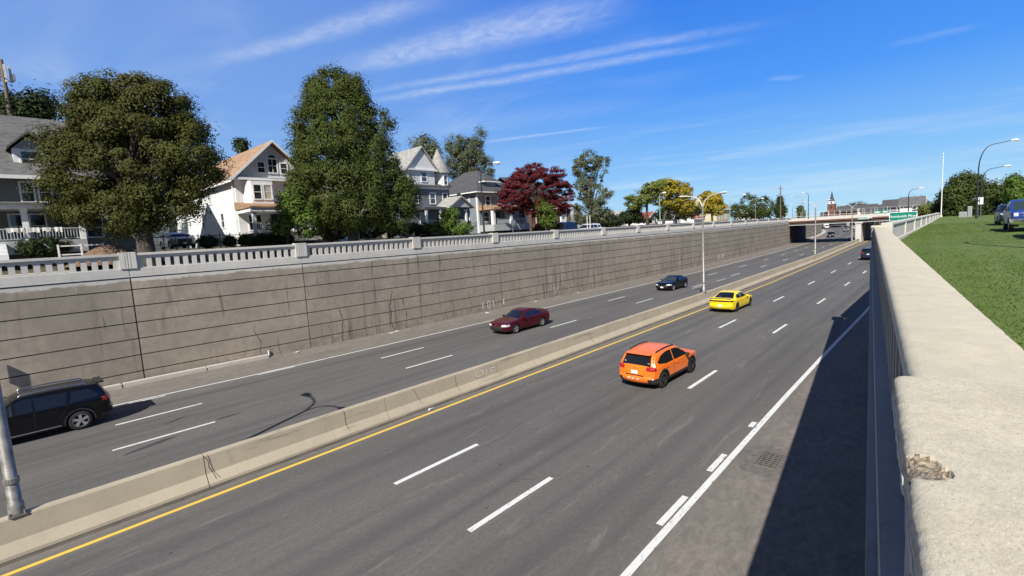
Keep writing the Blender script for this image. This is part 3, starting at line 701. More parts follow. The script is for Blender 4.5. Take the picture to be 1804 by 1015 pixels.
# ------------------------------------------------------------ right parapet beside the camera
def right_wall():
    t = thing('roadside_parapet', 'concrete parapet with a broad rough coping in the foreground on the right', 'parapet', (-1.5, 15, 5), absolute=True)
    o = Vector((0, 0)); d = (PD.x, PD.y)
    # left of direction = towards the road. offsets: + is towards the road
    mb = MB(); mb.obox(o, d, -60, 32.3, -.30, -.075, -.3, 4.75, 'wall'); mb.build('wall_face', t)
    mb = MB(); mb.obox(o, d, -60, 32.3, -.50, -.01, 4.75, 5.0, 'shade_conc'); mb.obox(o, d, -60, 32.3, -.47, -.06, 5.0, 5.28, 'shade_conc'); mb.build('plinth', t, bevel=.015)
    # near block: post with raised cap, from behind the camera to 1.9 m in front
    for a, b, nm in ((-7.2, -6.3, 0), (31.2, 32.4, 1)):
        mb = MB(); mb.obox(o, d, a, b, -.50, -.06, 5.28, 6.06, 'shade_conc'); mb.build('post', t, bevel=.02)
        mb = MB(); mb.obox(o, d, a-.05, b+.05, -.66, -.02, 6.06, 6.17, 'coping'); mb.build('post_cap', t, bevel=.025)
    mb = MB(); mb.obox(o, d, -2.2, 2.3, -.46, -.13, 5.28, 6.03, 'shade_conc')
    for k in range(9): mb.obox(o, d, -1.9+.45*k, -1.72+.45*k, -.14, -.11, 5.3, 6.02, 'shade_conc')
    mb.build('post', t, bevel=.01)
    mb = MB()
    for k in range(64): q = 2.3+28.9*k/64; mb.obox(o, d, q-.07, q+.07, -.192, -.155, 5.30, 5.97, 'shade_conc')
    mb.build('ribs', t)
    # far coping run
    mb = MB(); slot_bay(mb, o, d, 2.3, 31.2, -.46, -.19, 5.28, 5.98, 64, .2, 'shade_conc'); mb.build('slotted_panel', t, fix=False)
    mb = MB(); n = 30; prof = [(-.62, 5.985), (-.63, 6.06), (-.61, 6.095), (-.58, 6.105), (-.35, 6.108), (-.20, 6.105), (-.17, 6.097), (-.152, 6.08), (-.147, 6.05), (-.147, 5.985)]
    nn = (-d[1], d[0]); vs = []; fs = []; k = len(prof); r = random.Random(8)
    N = 240
    for i in range(N+1):
        s_ = 2.25+(31.25-2.25)*(i/N)**1.6
        j = r.uniform(-.0025, .0025)
        for p, z in prof:
            vs.append((d[0]*s_+nn[0]*(p+j*(1 if z > 6 else .3)), d[1]*s_+nn[1]*(p+j), z+r.uniform(-.001, .001)))
    for i in range(N): fs += [(i*k+j, i*k+j+1, (i+1)*k+j+1, (i+1)*k+j) for j in range(k-1)]
    fs += [tuple(range(k)), tuple(range(N*k, (N+1)*k))]
    mb.add(vs, fs, 'coping_far'); mb.build('coping', t, smooth=40)
    # nearest coping block: dense grid with a worn edge and a broken hole
    mb = MB(); S = 330; rs = np.random.default_rng(3)
    a0, a1 = -1.2, 2.33
    sarr = a1-(a1-a0)*np.linspace(0, 1, S)**1.25
    E0 = -.082; lat = np.concatenate([[E0, E0, E0], E0-np.array([.000, .004, .011, .02, .031]), np.linspace(E0-.043, -.34, 70)[1:], np.linspace(-.34, -1.2, 14)[1:]])
    zz = np.concatenate([[6.04, 6.10, 6.135], [6.152, 6.162, 6.170, 6.174, 6.176], np.full(len(lat)-8, 6.177)])
    from mathutils import noise as mn
    vs = []
    K = len(lat)
    CH_S, CH_L = 1.49, -.122      # the hole
    for s_ in sarr:
        wv = mn.noise((s_*9, 0, 0))*.004+mn.noise((s_*40, 3, 0))*.003
        for k in range(K):
            p = lat[k]; z = zz[k]; ss = s_
            edge = math.exp(-((p-E0)/.02)**2) if k > 2 else 1
            p2 = p+wv*edge+mn.noise((ss*70, z*90, 5))*.002*edge
            e = abs(p-E0)
            dd = math.hypot((ss-CH_S)/.085, (p-CH_L)/.036)*(1+.35*mn.noise((ss*28, p*40, 1)))
            d2 = math.hypot((ss-CH_S-.005)/.075, (p-E0)/.036)*(1+.3*mn.noise((ss*30, p*50, 7)))
            dep = 0
            if dd < 1: dep = .017*(1-dd**2)+.006*mn.noise((ss*90, p*120, 2))
            if d2 < 1: dep = max(dep, .030*(1-d2**2)+.007*mn.noise((ss*80, p*100, 4)))
            d3 = math.hypot((ss-CH_S+.02)/.024, (p+.157)/.010)
            if d3 < 1: dep = max(dep, .034*(1-d3**4))
            if k < 4 and d2 < 1.3: p2 -= .022*max(0, 1-(d2/1.3)**2)
            z -= max(dep, 0)+mn.noise((ss*25, p*25, 9))*.0012
            # front end rounds over
            fr = (a1-ss)
            if fr < .018: z -= .012*(1-fr/.018)**2
            # spalled seam below the edge
            if k == 2: p2 -= .006+.004*mn.noise((ss*60, 1, 1))
            vs.append((d[0]*ss+nn[0]*p2, d[1]*ss+nn[1]*p2, z))
    fs = [(i*K+j, i*K+j+1, (i+1)*K+j+1, (i+1)*K+j) for i in range(S-1) for j in range(K-1)]
    b0 = len(vs)
    for k in range(K): s_ = a1+.004; vs.append((d[0]*s_+nn[0]*lat[k], d[1]*s_+nn[1]*lat[k], 6.03))
    fs += [(b0+j, b0+j+1, j+1, j) for j in range(K-1)]
    mb.add(vs, fs, 'coping'); ob = mb.build('coping_block', t, smooth=50, fix=True)
    ob.data.materials.append(M['chip'])
    for p in ob.data.polygons:
        c = p.center; s_ = c.x*d[0]+c.y*d[1]; q = c.x*nn[0]+c.y*nn[1]
        if (math.hypot((s_-CH_S)/.08, (q-CH_L)/.042) < .95 or math.hypot((s_-CH_S)/.07, (q-E0)/.034) < 1) and c.z < 6.173 and c.z > 6.06: p.material_index = 1
    # ragged form seam line under the edge
    mb = MB(); pts = []; r = random.Random(5)
    for k in range(60): s_ = .2+2.12*k/59; pts.append((d[0]*s_+nn[0]*(E0+.004+r.uniform(-.002, .002)), d[1]*s_+nn[1]*(E0+.004), 6.112+r.uniform(-.003, .003)))
    mb.tube(pts, [.0018*r.uniform(.4, 1.6) for _ in pts], 'white_conc', 5); mb.build('form_seam', t)
    # second wall run beyond the end post: parallel to the road
    P = [(-2.72, 33.)]+[(float(np.interp(y, [33, 112], [-2.72, -1.8])), y) for y in (42, 51, 60, 69, 78, 87, 96, 104, 112)]
    t2 = thing('lawn_parapet', 'pale panelled parapet along the lawn beyond the near coping', 'parapet', (-2.3, 60, 5), absolute=True)
    mb = MB()
    for (xa, ya), (xb, yb) in zip(P, P[1:]):
        A = Vector((xa, ya)); B = Vector((xb, yb)); dd = (B-A); L = dd.length; dd /= L
        mb.obox(A, dd, 0, L, -.35, -.02, -.3, 5.2, 'wall')
    A = Vector(P[-1]); mb.obox(A, (0, 1), 0, 45, -.35, -.02, -.3, 5.9, 'wall'); mb.build('wall_face', t2)
    for (xa, ya), (xb, yb) in zip(P, P[1:]):
        A = Vector((xa, ya)); B = Vector((xb, yb)); dd = (B-A); L = dd.length; dd /= L
        mb = MB(); mb.obox(A, dd, .3, L-.3, -.42, -.12, 5.3, 6.1, 'white_conc')
        mb.build('panel', t2)
        mb = MB(); mb.obox(A, dd, .02, L-.02, -.50, .0, 5.0, 5.3, 'white_conc'); mb.build('plinth', t2, bevel=.02)
        mb = MB(); mb.obox(A, dd, .28, L-.28, -.50, 0, 6.12, 6.25, 'white_conc'); mb.build('coping', t2, bevel=.02)
        mb = MB(); mb.obox(A, dd, -.28, .28, -.50, -.0, 5.3, 6.27, 'white_conc'); mb.build('post', t2, bevel=.02)
    A = Vector(P[-1]); mb = MB(); mb.obox(A, (0, 1), -.28, .6, -.52, -.0, 5.0, 6.3, 'white_conc'); mb.build('post', t2, bevel=.02)
right_wall()

# ------------------------------------------------------------ trees
def tube_into(mb, a, b, r0, r1, m='bark', bend=.0, rnd=None, n=6):
    a = Vector(a); b = Vector(b); pts = []; k = 4
    off = Vector((rnd.uniform(-1, 1), rnd.uniform(-1, 1), rnd.uniform(-.3, .6)))*bend if rnd else Vector()
    for i in range(k+1):
        t = i/k; pts.append(a.lerp(b, t)+off*math.sin(math.pi*t))
    mb.tube(pts, [r0+(r1-r0)*i/k for i in range(k+1)], m, n)
    return pts
def crown_leaves(blobs, n_clump, per, leaf, seed, clump_r=.8, inner=.25, flat=1., droop=0.):
    """leaf quads gathered in many small clumps spread through the union of the ellipsoid blobs (cx,cy,cz,rx,ry,rz)"""
    r = np.random.default_rng(seed); B = np.array(blobs, float)
    wgt = (B[:, 3]*B[:, 4]+B[:, 4]*B[:, 5]+B[:, 3]*B[:, 5]); wgt /= wgt.sum()
    k = r.choice(len(B), n_clump*3, p=wgt); d = r.normal(size=(len(k), 3)); d /= np.linalg.norm(d, axis=1)[:, None]
    rad = np.where(r.random(len(k)) < inner, r.uniform(.3, .8, len(k)), r.uniform(.8, 1.05, len(k))+(r.random(len(k)) < .12)*r.uniform(0, .14, len(k)))
    ctr = B[k, :3]+d*B[k, 3:]*rad[:, None]
    # throw away clumps buried deep inside another blob
    dep = np.min([np.linalg.norm((ctr-b[:3])/b[3:], axis=1) for b in B], axis=0)
    keep = (dep > .7) | (r.random(len(k)) < .22); ctr = ctr[keep][:n_clump]; out = d[keep][:n_clump]
    m = len(ctr); cr = clump_r*r.uniform(.45, 1.45, m)
    ci = np.repeat(np.arange(m), per); dd = r.normal(size=(len(ci), 3)); dd /= np.linalg.norm(dd, axis=1)[:, None]
    rr = r.random(len(ci))**.45
    p = ctr[ci]+dd*(cr[ci]*rr)[:, None]*np.array([1, 1, flat]); p[:, 2] -= droop*rr*cr[ci]
    nrm = dd*1.15+out[ci]*.7+np.array([0, 0, .35])+r.normal(size=(len(ci), 3))*.3; nrm /= np.linalg.norm(nrm, axis=1)[:, None]
    t = np.cross(nrm, r.normal(size=nrm.shape)); t /= np.linalg.norm(t, axis=1)[:, None]; b = np.cross(nrm, t)
    s_ = (leaf*r.uniform(.6, 1.35, len(ci)))[:, None]; w = s_*.62
    v = np.stack([p-t*s_*.5, p+b*w*.5, p+t*s_*.5, p-b*w*.5], 1).reshape(-1, 3)
    return v, ctr
LEAF = {}
def leafmat(name, *a): M[name] = mat(name, m_leaf(*a)); return name
leafmat('leaf_oak', (.046, .048, .012), (.105, .098, .024), (.068, .080, .018), .2)
leafmat('leaf_linden', (.045, .060, .012), (.11, .125, .032), (.072, .094, .020), .22)
leafmat('leaf_maroon', (.060, .010, .014), (.20, .035, .040), (.12, .018, .024), .2)
leafmat('leaf_pale', (.075, .090, .045), (.20, .21, .13), (.11, .125, .06), .22)
leafmat('leaf_yellow', (.25, .20, .02), (.52, .38, .035), (.17, .17, .03), .3)
leafmat('leaf_ygreen', (.11, .14, .03), (.24, .26, .06), (.13, .16, .035), .3)
leafmat('leaf_bright', (.065, .11, .018), (.17, .23, .045), (.09, .15, .03), .3)
leafmat('leaf_dark', (.020, .034, .012), (.055, .075, .024), (.035, .05, .016), .15)
leafmat('leaf_mid', (.040, .060, .015), (.105, .125, .035), (.065, .085, .022), .2)
def make_tree(name, label, cat, base, blobs, lm, n_clump, per, leaf, seed, trunk_r=.25, clump_r=.8, group=None, limbs=9, trunk_top=None, **k):
    """base: foot of the trunk. blobs are relative to it."""
    t = thing(name, label, cat, tuple(base), 0, group)
    v, ctr = crown_leaves(blobs, n_clump, per, leaf, seed, clump_r, **k)
    raw_mesh('crown', v, 4, lm, t)
    if trunk_r:
        r = random.Random(seed); mb = MB(); zc = [b[2] for b in blobs]; lo = min(b[2]-b[5] for b in blobs); hi = max(b[2]+b[5] for b in blobs)
        cx = sum(b[0] for b in blobs)/len(blobs); cy = sum(b[1] for b in blobs)/len(blobs)
        top = trunk_top or (lo+(hi-lo)*.72); fork = lo+(hi-lo)*.12
        pts = [(0, 0, -.3), (0, 0, .3), (cx*.1, cy*.1, fork*.6), (cx*.3, cy*.3, fork), (cx*.7, cy*.7, (fork+top)/2), (cx, cy, top)]
        mb.tube(pts, [trunk_r*1.5, trunk_r*1.12, trunk_r*.95, trunk_r*.85, trunk_r*.5, trunk_r*.12], 'bark', 9)
        idx = r.sample(range(len(ctr)), min(limbs*3, len(ctr)))
        idx = sorted(idx, key=lambda i: -np.linalg.norm(ctr[i]-np.array([cx, cy, ctr[i][2]])))[:limbs*2]
        for i in idx:
            c = ctr[i]; z0 = fork+(c[2]-fork)*r.uniform(.15, .55); z0 = max(fork*.8, min(z0, top*.9)); f = (z0-fork)/max(.1, top-fork); f = max(0, min(1, f))
            a = (cx*(.3+.6*f), cy*(.3+.6*f), z0)
            tube_into(mb, a, c*1., trunk_r*(.42-.25*f), .02, 'bark', trunk_r*1.2, r, 5)
        mb.build('trunk', t, smooth=60)
    return t

def px_w(P, du):  # world width of du photo pixels at point P
    d = Vector((P[0], P[1], P[2]-CH)).dot(FW); return du*d/FPX
# frame at a tree: 'side' unit vector across the view, so that crowns can be given as pixel offsets at their own distance
def pixblobs(base, spec, depth=.9, z0=None):
    """spec rows: (u, v, half width px, half height px) -> ellipsoids round the trunk plane; depth = thickness ratio"""
    b = Vector(base); out = []
    dist = (b-Vector((0, 0, CH))).dot(FW)
    side = Vector((RT.x, RT.y, 0)).normalized(); dpt = Vector((-side.y, side.x, 0))
    for row in spec:
        u, v, hu, hv = row[:4]; q = row[4] if len(row) > 4 else 0.
        d = ray(u, v); P = Vector((0, 0, CH))+d*dist
        P += dpt*q
        rel = P-b; sc = dist/FPX; hu_w = hu*sc*d.normalized().dot(FW)*1.0
        out.append((rel.x, rel.y, rel.z, hu_w*.95, hu_w*.95*depth, hv*sc))
    return out

# big brown-green tree on the left
P = onx(258, 441, -40.); P.z = 6.1
make_tree('broadleaf_tree', 'huge round brown-green tree with a thick dark trunk, leftmost of the parkway trees', 'tree', P,
          pixblobs(P, [(235, 275, 118, 105), (190, 200, 85, 62), (275, 190, 78, 50), (150, 300, 72, 72), (320, 262, 66, 62), (170, 358, 66, 44), (282, 338, 66, 50), (235, 160, 70, 30), (112, 265, 50, 55), (350, 288, 44, 34), (222, 372, 74, 32), (330, 345, 30, 30), (160, 170, 52, 36), (110, 330, 44, 44), (200, 240, 60, 60)]),
          'leaf_oak', 470, 290, .16, 1, .5, .95, limbs=24, droop=.4, flat=.75)
P = onx(622, 418, -40.); P.z = 6.1
make_tree('linden_tree', 'very tall dense green tree shaped like an egg, in front of the white house', 'tree', P,
          pixblobs(P, [(592, 160, 52, 34), (576, 152, 32, 24), (616, 152, 30, 24), (568, 168, 36, 30), (620, 170, 38, 32), (592, 192, 78, 46), (596, 232, 96, 55), (655, 235, 44, 46), (606, 280, 104, 58), (616, 332, 118, 52), (622, 372, 100, 34), (706, 350, 36, 40), (545, 335, 52, 46), (668, 300, 42, 60), (530, 262, 30, 40), (690, 384, 44, 22)]),
          'leaf_linden', 680, 270, .16, 2, .45, .8, limbs=14, inner=.3)
# trees behind the houses
P = Vector((-64, 3., 7)); 
make_tree('evergreen_tree', 'dark blue-green tree rising behind the grey shingled house roof', 'tree', P, pixblobs(P, [(25, 205, 60, 28), (70, 190, 32, 22), (-10, 195, 40, 40), (50, 215, 45, 20)]), 'leaf_dark', 150, 90, .3, 3, .3, 1.2, limbs=6)
P = onx(425, 300, -68.); P.z = 6.8
make_tree('pine_tree', 'small dark treetop peeping over the tan roof ridge', 'tree', P, pixblobs(P, [(425, 254, 14, 5), (425, 262, 10, 8)]), 'leaf_dark', 30, 60, .3, 4, .15, .6, limbs=4)
P = onx(745, 330, -66.); P.z = 6.8
make_tree('broadleaf_tree', 'pale grey-green tree behind the white turreted house, left of the spreading one', 'tree', P, pixblobs(P, [(748, 262, 26, 22), (735, 300, 26, 22), (760, 280, 20, 20)]), 'leaf_pale', 120, 70, .35, 5, .25, 1.1, limbs=8)
P = onx(815, 330, -66.); P.z = 6.8
make_tree('broadleaf_tree', 'spreading windswept grey-green tree above the dark hipped roof', 'tree', P, pixblobs(P, [(820, 270, 33, 25), (800, 255, 22, 15), (845, 243, 9, 15), (840, 290, 30, 18), (862, 305, 12, 9), (800, 295, 24, 18), (835, 262, 18, 16)]), 'leaf_pale', 230, 110, .24, 6, .3, .95, limbs=20)
# maroon maple
P = onx(935, 411, -43.); P.z = 6.3
make_tree('red_maple', 'maroon-leaved maple tree beside the brick porch', 'tree', P, pixblobs(P, [(940, 332, 56, 32), (935, 308, 36, 18), (905, 350, 34, 24), (985, 345, 28, 32), (915, 322, 30, 18), (960, 368, 40, 16), (965, 310, 30, 16), (990, 322, 15, 12)]), 'leaf_maroon', 420, 130, .2, 7, .2, .62, flat=.5, limbs=14)
P = onx(505, 430, -41.); P.z = 6.2
make_tree('young_tree', 'small airy green tree with thin branches in front of the white porch', 'tree', P, pixblobs(P, [(518, 370, 30, 22), (500, 395, 26, 16), (540, 388, 24, 14), (508, 348, 20, 14), (540, 408, 18, 8)]), 'leaf_bright', 150, 42, .2, 8, .09, .55, limbs=14)
P = onx(792, 414, -41.); P.z = 6.2
make_tree('young_tree', 'low wide bright green bushy tree before the turreted house', 'tree', P, pixblobs(P, [(790, 390, 26, 14), (778, 402, 26, 9), (812, 403, 26, 9), (795, 378, 18, 8)]), 'leaf_bright', 150, 48, .2, 9, .09, .5, limbs=8)
P = onx(962, 408, -40.); P.z = 6.2
make_tree('young_tree', 'slim yellow-green young tree in front of the maroon maple', 'tree', P, pixblobs(P, [(961, 376, 19, 18), (955, 362, 12, 10), (968, 388, 16, 12)]), 'leaf_bright', 110, 46, .2, 10, .08, .5, limbs=8)
P = onx(1040, 402, -43.); P.z = 6.3
make_tree('sycamore_tree', 'tall thin ragged tree with grey leaves and bare twigs right of the maroon maple', 'tree', P, pixblobs(P, [(1040, 285, 22, 17), (1022, 296, 14, 16), (1048, 310, 20, 22), (1030, 335, 20, 22), (1052, 345, 22, 18), (1035, 372, 30, 20), (1058, 380, 26, 12), (1060, 285, 14, 10), (1072, 343, 10, 6), (1015, 392, 18, 9)]), 'leaf_pale', 230, 80, .24, 11, .32, .62, limbs=26)
P = onx(1168, 390, -42.); P.z = 6.2
make_tree('locust_tree', 'wide golden-yellow honey locust beyond the balustrade', 'tree', P, pixblobs(P, [(1180, 345, 34, 24), (1195, 335, 24, 16), (1170, 330, 26, 12), (1205, 360, 18, 18)]), 'leaf_yellow', 230, 60, .34, 12, .3, .9, flat=.55, limbs=12, group='honey locusts')
P = onx(1140, 390, -44.); P.z = 6.2
make_tree('locust_tree', 'green-leaved spreading locust leaning left of the golden one', 'tree', P, pixblobs(P, [(1128, 350, 24, 14), (1150, 333, 22, 12), (1118, 360, 14, 10), (1165, 325, 18, 7)]), 'leaf_ygreen', 130, 55, .34, 13, .26, .9, flat=.5, limbs=14, group='honey locusts')
P = onx(1255, 389, -42.); P.z = 6.2
make_tree('locust_tree', 'smaller yellow locust seen through the double-armed lamp', 'tree', P, pixblobs(P, [(1254, 352, 20, 12), (1262, 366, 16, 12), (1240, 368, 14, 12), (1250, 345, 14, 8)]), 'leaf_yellow', 130, 55, .42, 14, .26, 1.1, flat=.55, limbs=9, group='honey locusts')
bg = [('leaf_dark', 'dark round tree low behind the golden locust', (1190, 388), [(1190, 374, 38, 12), (1215, 372, 18, 10)], -48, 15), ('leaf_dark', 'small dark tree left of the locusts near a white gable', (1108, 392), [(1112, 382, 20, 8), (1120, 372, 10, 7)], -48, 16),
      ('leaf_mid', 'dark green tree with a ragged top left of the tall utility pole', (1315, 388), [(1318, 366, 26, 20), (1300, 374, 20, 13), (1314, 346, 9, 5)], -48, 17), ('leaf_mid', 'olive tree with a few yellow leaves right of the ragged one', (1345, 387), [(1348, 366, 18, 18), (1335, 372, 18, 13)], -46, 18),
      ('leaf_dark', 'narrow dark conifer behind the tall utility pole', (1376, 386), [(1375, 372, 11, 14), (1374, 358, 6, 12)], -46, 19), ('leaf_dark', 'low dark hedge tree beside the far white car', (1085, 396), [(1078, 390, 20, 8), (1068, 378, 8, 8)], -45, 20),
      ('leaf_mid', 'grey-green tree behind the street corner right of the bare-twigged tree', (1075, 396), [(1058, 388, 16, 10)], -52, 21)]
for lm, lab, (u, v), sp, X, sd in bg:
    P = onx(u, v, X); P.z = 6.2
    s_ = max(.35, px_w(P, 1)*2.2)
    make_tree('broadleaf_tree', lab, 'tree', P, pixblobs(P, sp), lm, 110, 55, s_, sd, .22, s_*2.4, limbs=5)
P = ony(1411, 386, 260); P.z = 6
make_tree('broadleaf_tree', 'lone small green tree beyond the left end of the road bridge', 'tree', P, pixblobs(P, [(1411, 378, 5, 7), (1411, 370, 3, 5)]), 'leaf_mid', 40, 50, .8, 22, .2, 1.4, limbs=3)
# right side trees
rt = [('leaf_mid', 'tall dark green tree straight behind the white flagpole and black lamps', (1704, 386), [(1700, 330, 32, 24), (1715, 350, 34, 30), (1685, 345, 24, 22), (1690, 370, 26, 14)], 122, 31, .4, 300),
      ('leaf_dark', 'dark tree with drooping boughs left of the tall one behind the flagpole', (1672, 388), [(1670, 362, 18, 20), (1656, 372, 14, 12), (1672, 345, 14, 10)], 126, 32, .4, 160),
      ('leaf_mid', 'olive tree behind the parked vehicles', (1762, 388), [(1758, 350, 24, 22), (1745, 340, 14, 14), (1770, 362, 26, 16)], 118, 33, .4, 220),
      ('leaf_bright', 'yellow-green tree at the right edge over the blue pickup', (1800, 390), [(1795, 335, 20, 16), (1800, 350, 26, 14), (1785, 320, 10, 8)], 112, 34, .36, 180),
      ('leaf_dark', 'dark hedge-like tree low between the lamps and the cars', (1735, 390), [(1735, 372, 34, 15), (1755, 378, 26, 10)], 116, 35, .36, 200),
      ('leaf_ygreen', 'yellowish shrub just left of the white flagpole', (1636, 386), [(1634, 371, 15, 10)], 135, 36, .35, 70),
      ('leaf_dark', 'dark treetop over the far grey rooftops', (1612, 380), [(1612, 360, 22, 8), (1600, 365, 14, 6)], 230, 37, .7, 60)]
for lm, lab, (u, v), sp, Y, sd, lf, nc in rt:
    P = ony(u, v, Y); P.z = 5.8
    make_tree('broadleaf_tree', lab, 'tree', P, pixblobs(P, sp), lm, nc, 60, lf, sd, .3, lf*2.6, limbs=6)

# hedges and shrubs
def shrub(name, label, u0, u1, v0, v1, X, lm, sd, n=60, leaf=.16, zb=None, cat='shrub'):
    A = onx(u0, v1, X); B = onx(u1, v1, X); T = onx((u0+u1)/2, v0, X); z0 = zb if zb else A.z; h = T.z-z0; L = (B.y-A.y)
    t = thing(name, label, cat, (X, (A.y+B.y)/2, z0)); k = max(1, int(L/h/1.2)); bl = [(0, -L/2+L*(i+.5)/k, h*.5, min(.9, h*.6), L/k*.6, h*.52) for i in range(k)]
    v, c = crown_leaves(bl, n, 55, leaf, sd, .3); raw_mesh('foliage', v, 4, lm, t)
    mb = MB()
    for b in bl: mb.tube([(0, b[1], -.1), (.05, b[1]+.05, h*.6)], [.04, .02], 'bark', 5)
    mb.build('stem', t); return t
shrub('hedge', 'clipped dark hedge under the porch of the leftmost house', 38, 118, 420, 452, -47.2, 'leaf_dark', 41, 90, cat='hedge')
shrub('shrub', 'round dark shrub at the corner of the white house', 352, 382, 418, 434, -46.5, 'leaf_dark', 42)
shrub('shrub', 'second small dark shrub beside the white porch base', 398, 414, 418, 434, -46.5, 'leaf_dark', 43, 40)
shrub('shrub', 'low green shrub left of the entrance steps', 424, 452, 416, 432, -46.5, 'leaf_mid', 44, 60)
shrub('hedge', 'long low spreading evergreen under the small airy tree', 455, 515, 414, 430, -45.5, 'leaf_dark', 45, 90, cat='hedge')
shrub('hedge', 'tall dark hedge with yellowish leaves right of the entrance steps', 562, 612, 388, 424, -45.5, 'leaf_mid', 46, 130, cat='hedge')
shrub('hedge', 'deep dark hedge beneath the tall egg-shaped tree', 632, 700, 392, 420, -45.5, 'leaf_dark', 47, 150, cat='hedge')
shrub('hedge', 'dark hedge in front of the blue-grey porch', 700, 762, 394, 416, -45.5, 'leaf_dark', 48, 140, cat='hedge')
shrub('hedge', 'dark clipped hedge beyond the parked white car', 1050, 1086, 392, 402, -50, 'leaf_dark', 49, 90, .25, cat='hedge')
shrub('hedge', 'dark shrub at the foot of the far white gables', 1102, 1150, 386, 394, -50, 'leaf_dark', 50, 70, .3, cat='hedge')

# ------------------------------------------------------------ houses
def window(parent, face, c, w, h, kind='glass', bars=1, frame='trim', fw=.11, split=True):
    """face '+x' or '-y'; c = centre on the wall plane. The window stands 3 cm proud with a recessed pane."""
    def bx(mb, a0, a1, z0, z1, d0, d1, m):
        if face == '+x': mb.box(c[0]+d0, c[0]+d1, c[1]+a0, c[1]+a1, c[2]+z0, c[2]+z1, m)
        else: mb.box(c[0]+a0, c[0]+a1, c[1]-d0, c[1]-d1, c[2]+z0, c[2]+z1, m)
    mb = MB(); W2, H2 = w/2, h/2
    bx(mb, -W2-fw, -W2, -H2-fw, H2+fw, -.02, .06, frame); bx(mb, W2, W2+fw, -H2-fw, H2+fw, -.02, .06, frame)
    bx(mb, -W2, W2, H2, H2+fw, -.02, .055, frame); bx(mb, -W2, W2, -H2-fw, -H2, -.02, .075, frame)
    if split: bx(mb, -W2, W2, -.03, .03, -.01, .035, frame)
    for k in range(1, bars): x = -W2+w*k/bars; bx(mb, x-.025, x+.025, -H2, H2, -.01, .03, frame)
    o = mb.build('window', parent)
    mb = MB(); bx(mb, -W2-.01, W2+.01, -H2-.01, H2+.01, -.04, .008, kind); mb.build('pane', o)
    return o
def gable_roof(t, x0, x1, y0, y1, ze, zp, axis, m, over=.45, th=.16, fascia='trim', peak=None):
    """axis 'x': ridge runs along x (gable faces +x)"""
    mb = MB()
    if axis == 'x':
        pk = peak if peak else (y0+y1)/2; sl0 = (zp-ze)/(pk-y0); sl1 = (zp-ze)/(y1-pk)
        A = [(y0-over, ze-over*sl0), (pk, zp), (y1+over, ze-over*sl1), (y1+over, ze-over*sl1+th), (pk, zp+th), (y0-over, ze-over*sl0+th)]
        mb.prism(A, 'x', x0-over, x1+over, m); o = mb.build('roof', t)
        mb = MB()
        for a, b in (((y0-over, ze-over*sl0), (pk, zp)), ((pk, zp), (y1+over, ze-over*sl1))):
            mb.prism([(a[0], a[1]-.06), (b[0], b[1]-.06), (b[0], b[1]+.2), (a[0], a[1]+.2)], 'x', x1+over+.004, x1+over+.07, fascia)
        mb.build('verge_board', t)
    else:
        pk = (x0+x1)/2; sl = (zp-ze)/(pk-x0)
        A = [(x0-over, ze-over*sl), (pk, zp), (x1+over, ze-over*sl), (x1+over, ze-over*sl+th), (pk, zp+th), (x0-over, ze-over*sl+th)]
        mb.prism(A, 'y', y0-over, y1+over, m); o = mb.build('roof', t)
        mb = MB(); mb.box(x1+over+.004, x1+over+.1, y0-over, y1+over, ze-over*sl-.1, ze-over*sl+th, fascia); mb.build('gutter', t)
    return o
def hip_roof(t, x0, x1, y0, y1, ze, zp, m, over=.5, ridge=.35, name='roof', gut='trim'):
    mb = MB(); a, b, c, d = x0-over, x1+over, y0-over, y1+over
    L = (b-a); Wd = (d-c); my = (c+d)/2; mx = (a+b)/2
    if L >= Wd: r0, r1 = (a+Wd/2*(1-ridge*.3), my), (b-Wd/2*(1-ridge*.3), my)
    else: r0, r1 = (mx, c+L/2), (mx, d-L/2)
    vs = [(a, c, ze), (b, c, ze), (b, d, ze), (a, d, ze), (r0[0], r0[1], zp), (r1[0], r1[1], zp), (a, c, ze-.12), (b, c, ze-.12), (b, d, ze-.12), (a, d, ze-.12)]
    fs = [(0, 1, 5, 4), (1, 2, 5), (2, 3, 4, 5), (3, 0, 4), (6, 7, 1, 0), (7, 8, 2, 1), (8, 9, 3, 2), (9, 6, 0, 3), (9, 8, 7, 6)] if L >= Wd else [(0, 1, 4), (1, 2, 5, 4), (2, 3, 5), (3, 0, 4, 5), (6, 7, 1, 0), (7, 8, 2, 1), (8, 9, 3, 2), (9, 6, 0, 3), (9, 8, 7, 6)]
    mb.add(vs, fs, m); o = mb.build(name, t)
    mb = MB(); mb.box(b+.003, b+.1, c, d, ze-.14, ze+.02, gut); mb.box(a, b, c-.1, c-.003, ze-.14, ze+.02, gut); mb.build('gutter', t)
    return o
def porch(t, x0, x1, y0, y1, zf, zt, colr='trim', n=3, wall='trim', rail='trim', colw=.16, base='greytrim', rear=None):
    """floor, steps of columns along the front x1, balustrade"""
    mb = MB(); mb.box(x0+.005, x1, y0, y1, zf-.9, zf, base); mb.build('porch_base', t)
    ys = [y0+colw+(y1-y0-2*colw)*i/(n-1) for i in range(n)]
    for y in ys:
        mb = MB(); mb.box(x1-.1-2*colw, x1-.1, y-colw, y+colw, zf, zt, colr); mb.box(x1-.14-2*colw, x1-.06, y-colw-.04, y+colw+.04, zt-.16, zt-.003, colr); mb.build('column', t)
    for a, b in zip(ys, ys[1:]):
        mb = MB(); xx = x1-.1-colw
        mb.box(xx-.04, xx+.04, a+colw, b-colw, zf+.78, zf+.86, rail); mb.box(xx-.03, xx+.03, a+colw, b-colw, zf+.08, zf+.14, rail)
        k = max(2, int((b-a)/.16))
        for i in range(1, k): y = a+(b-a)*i/k; mb.box(xx-.02, xx+.02, y-.025, y+.025, zf+.14, zf+.78, rail)
        mb.build('railing', t)
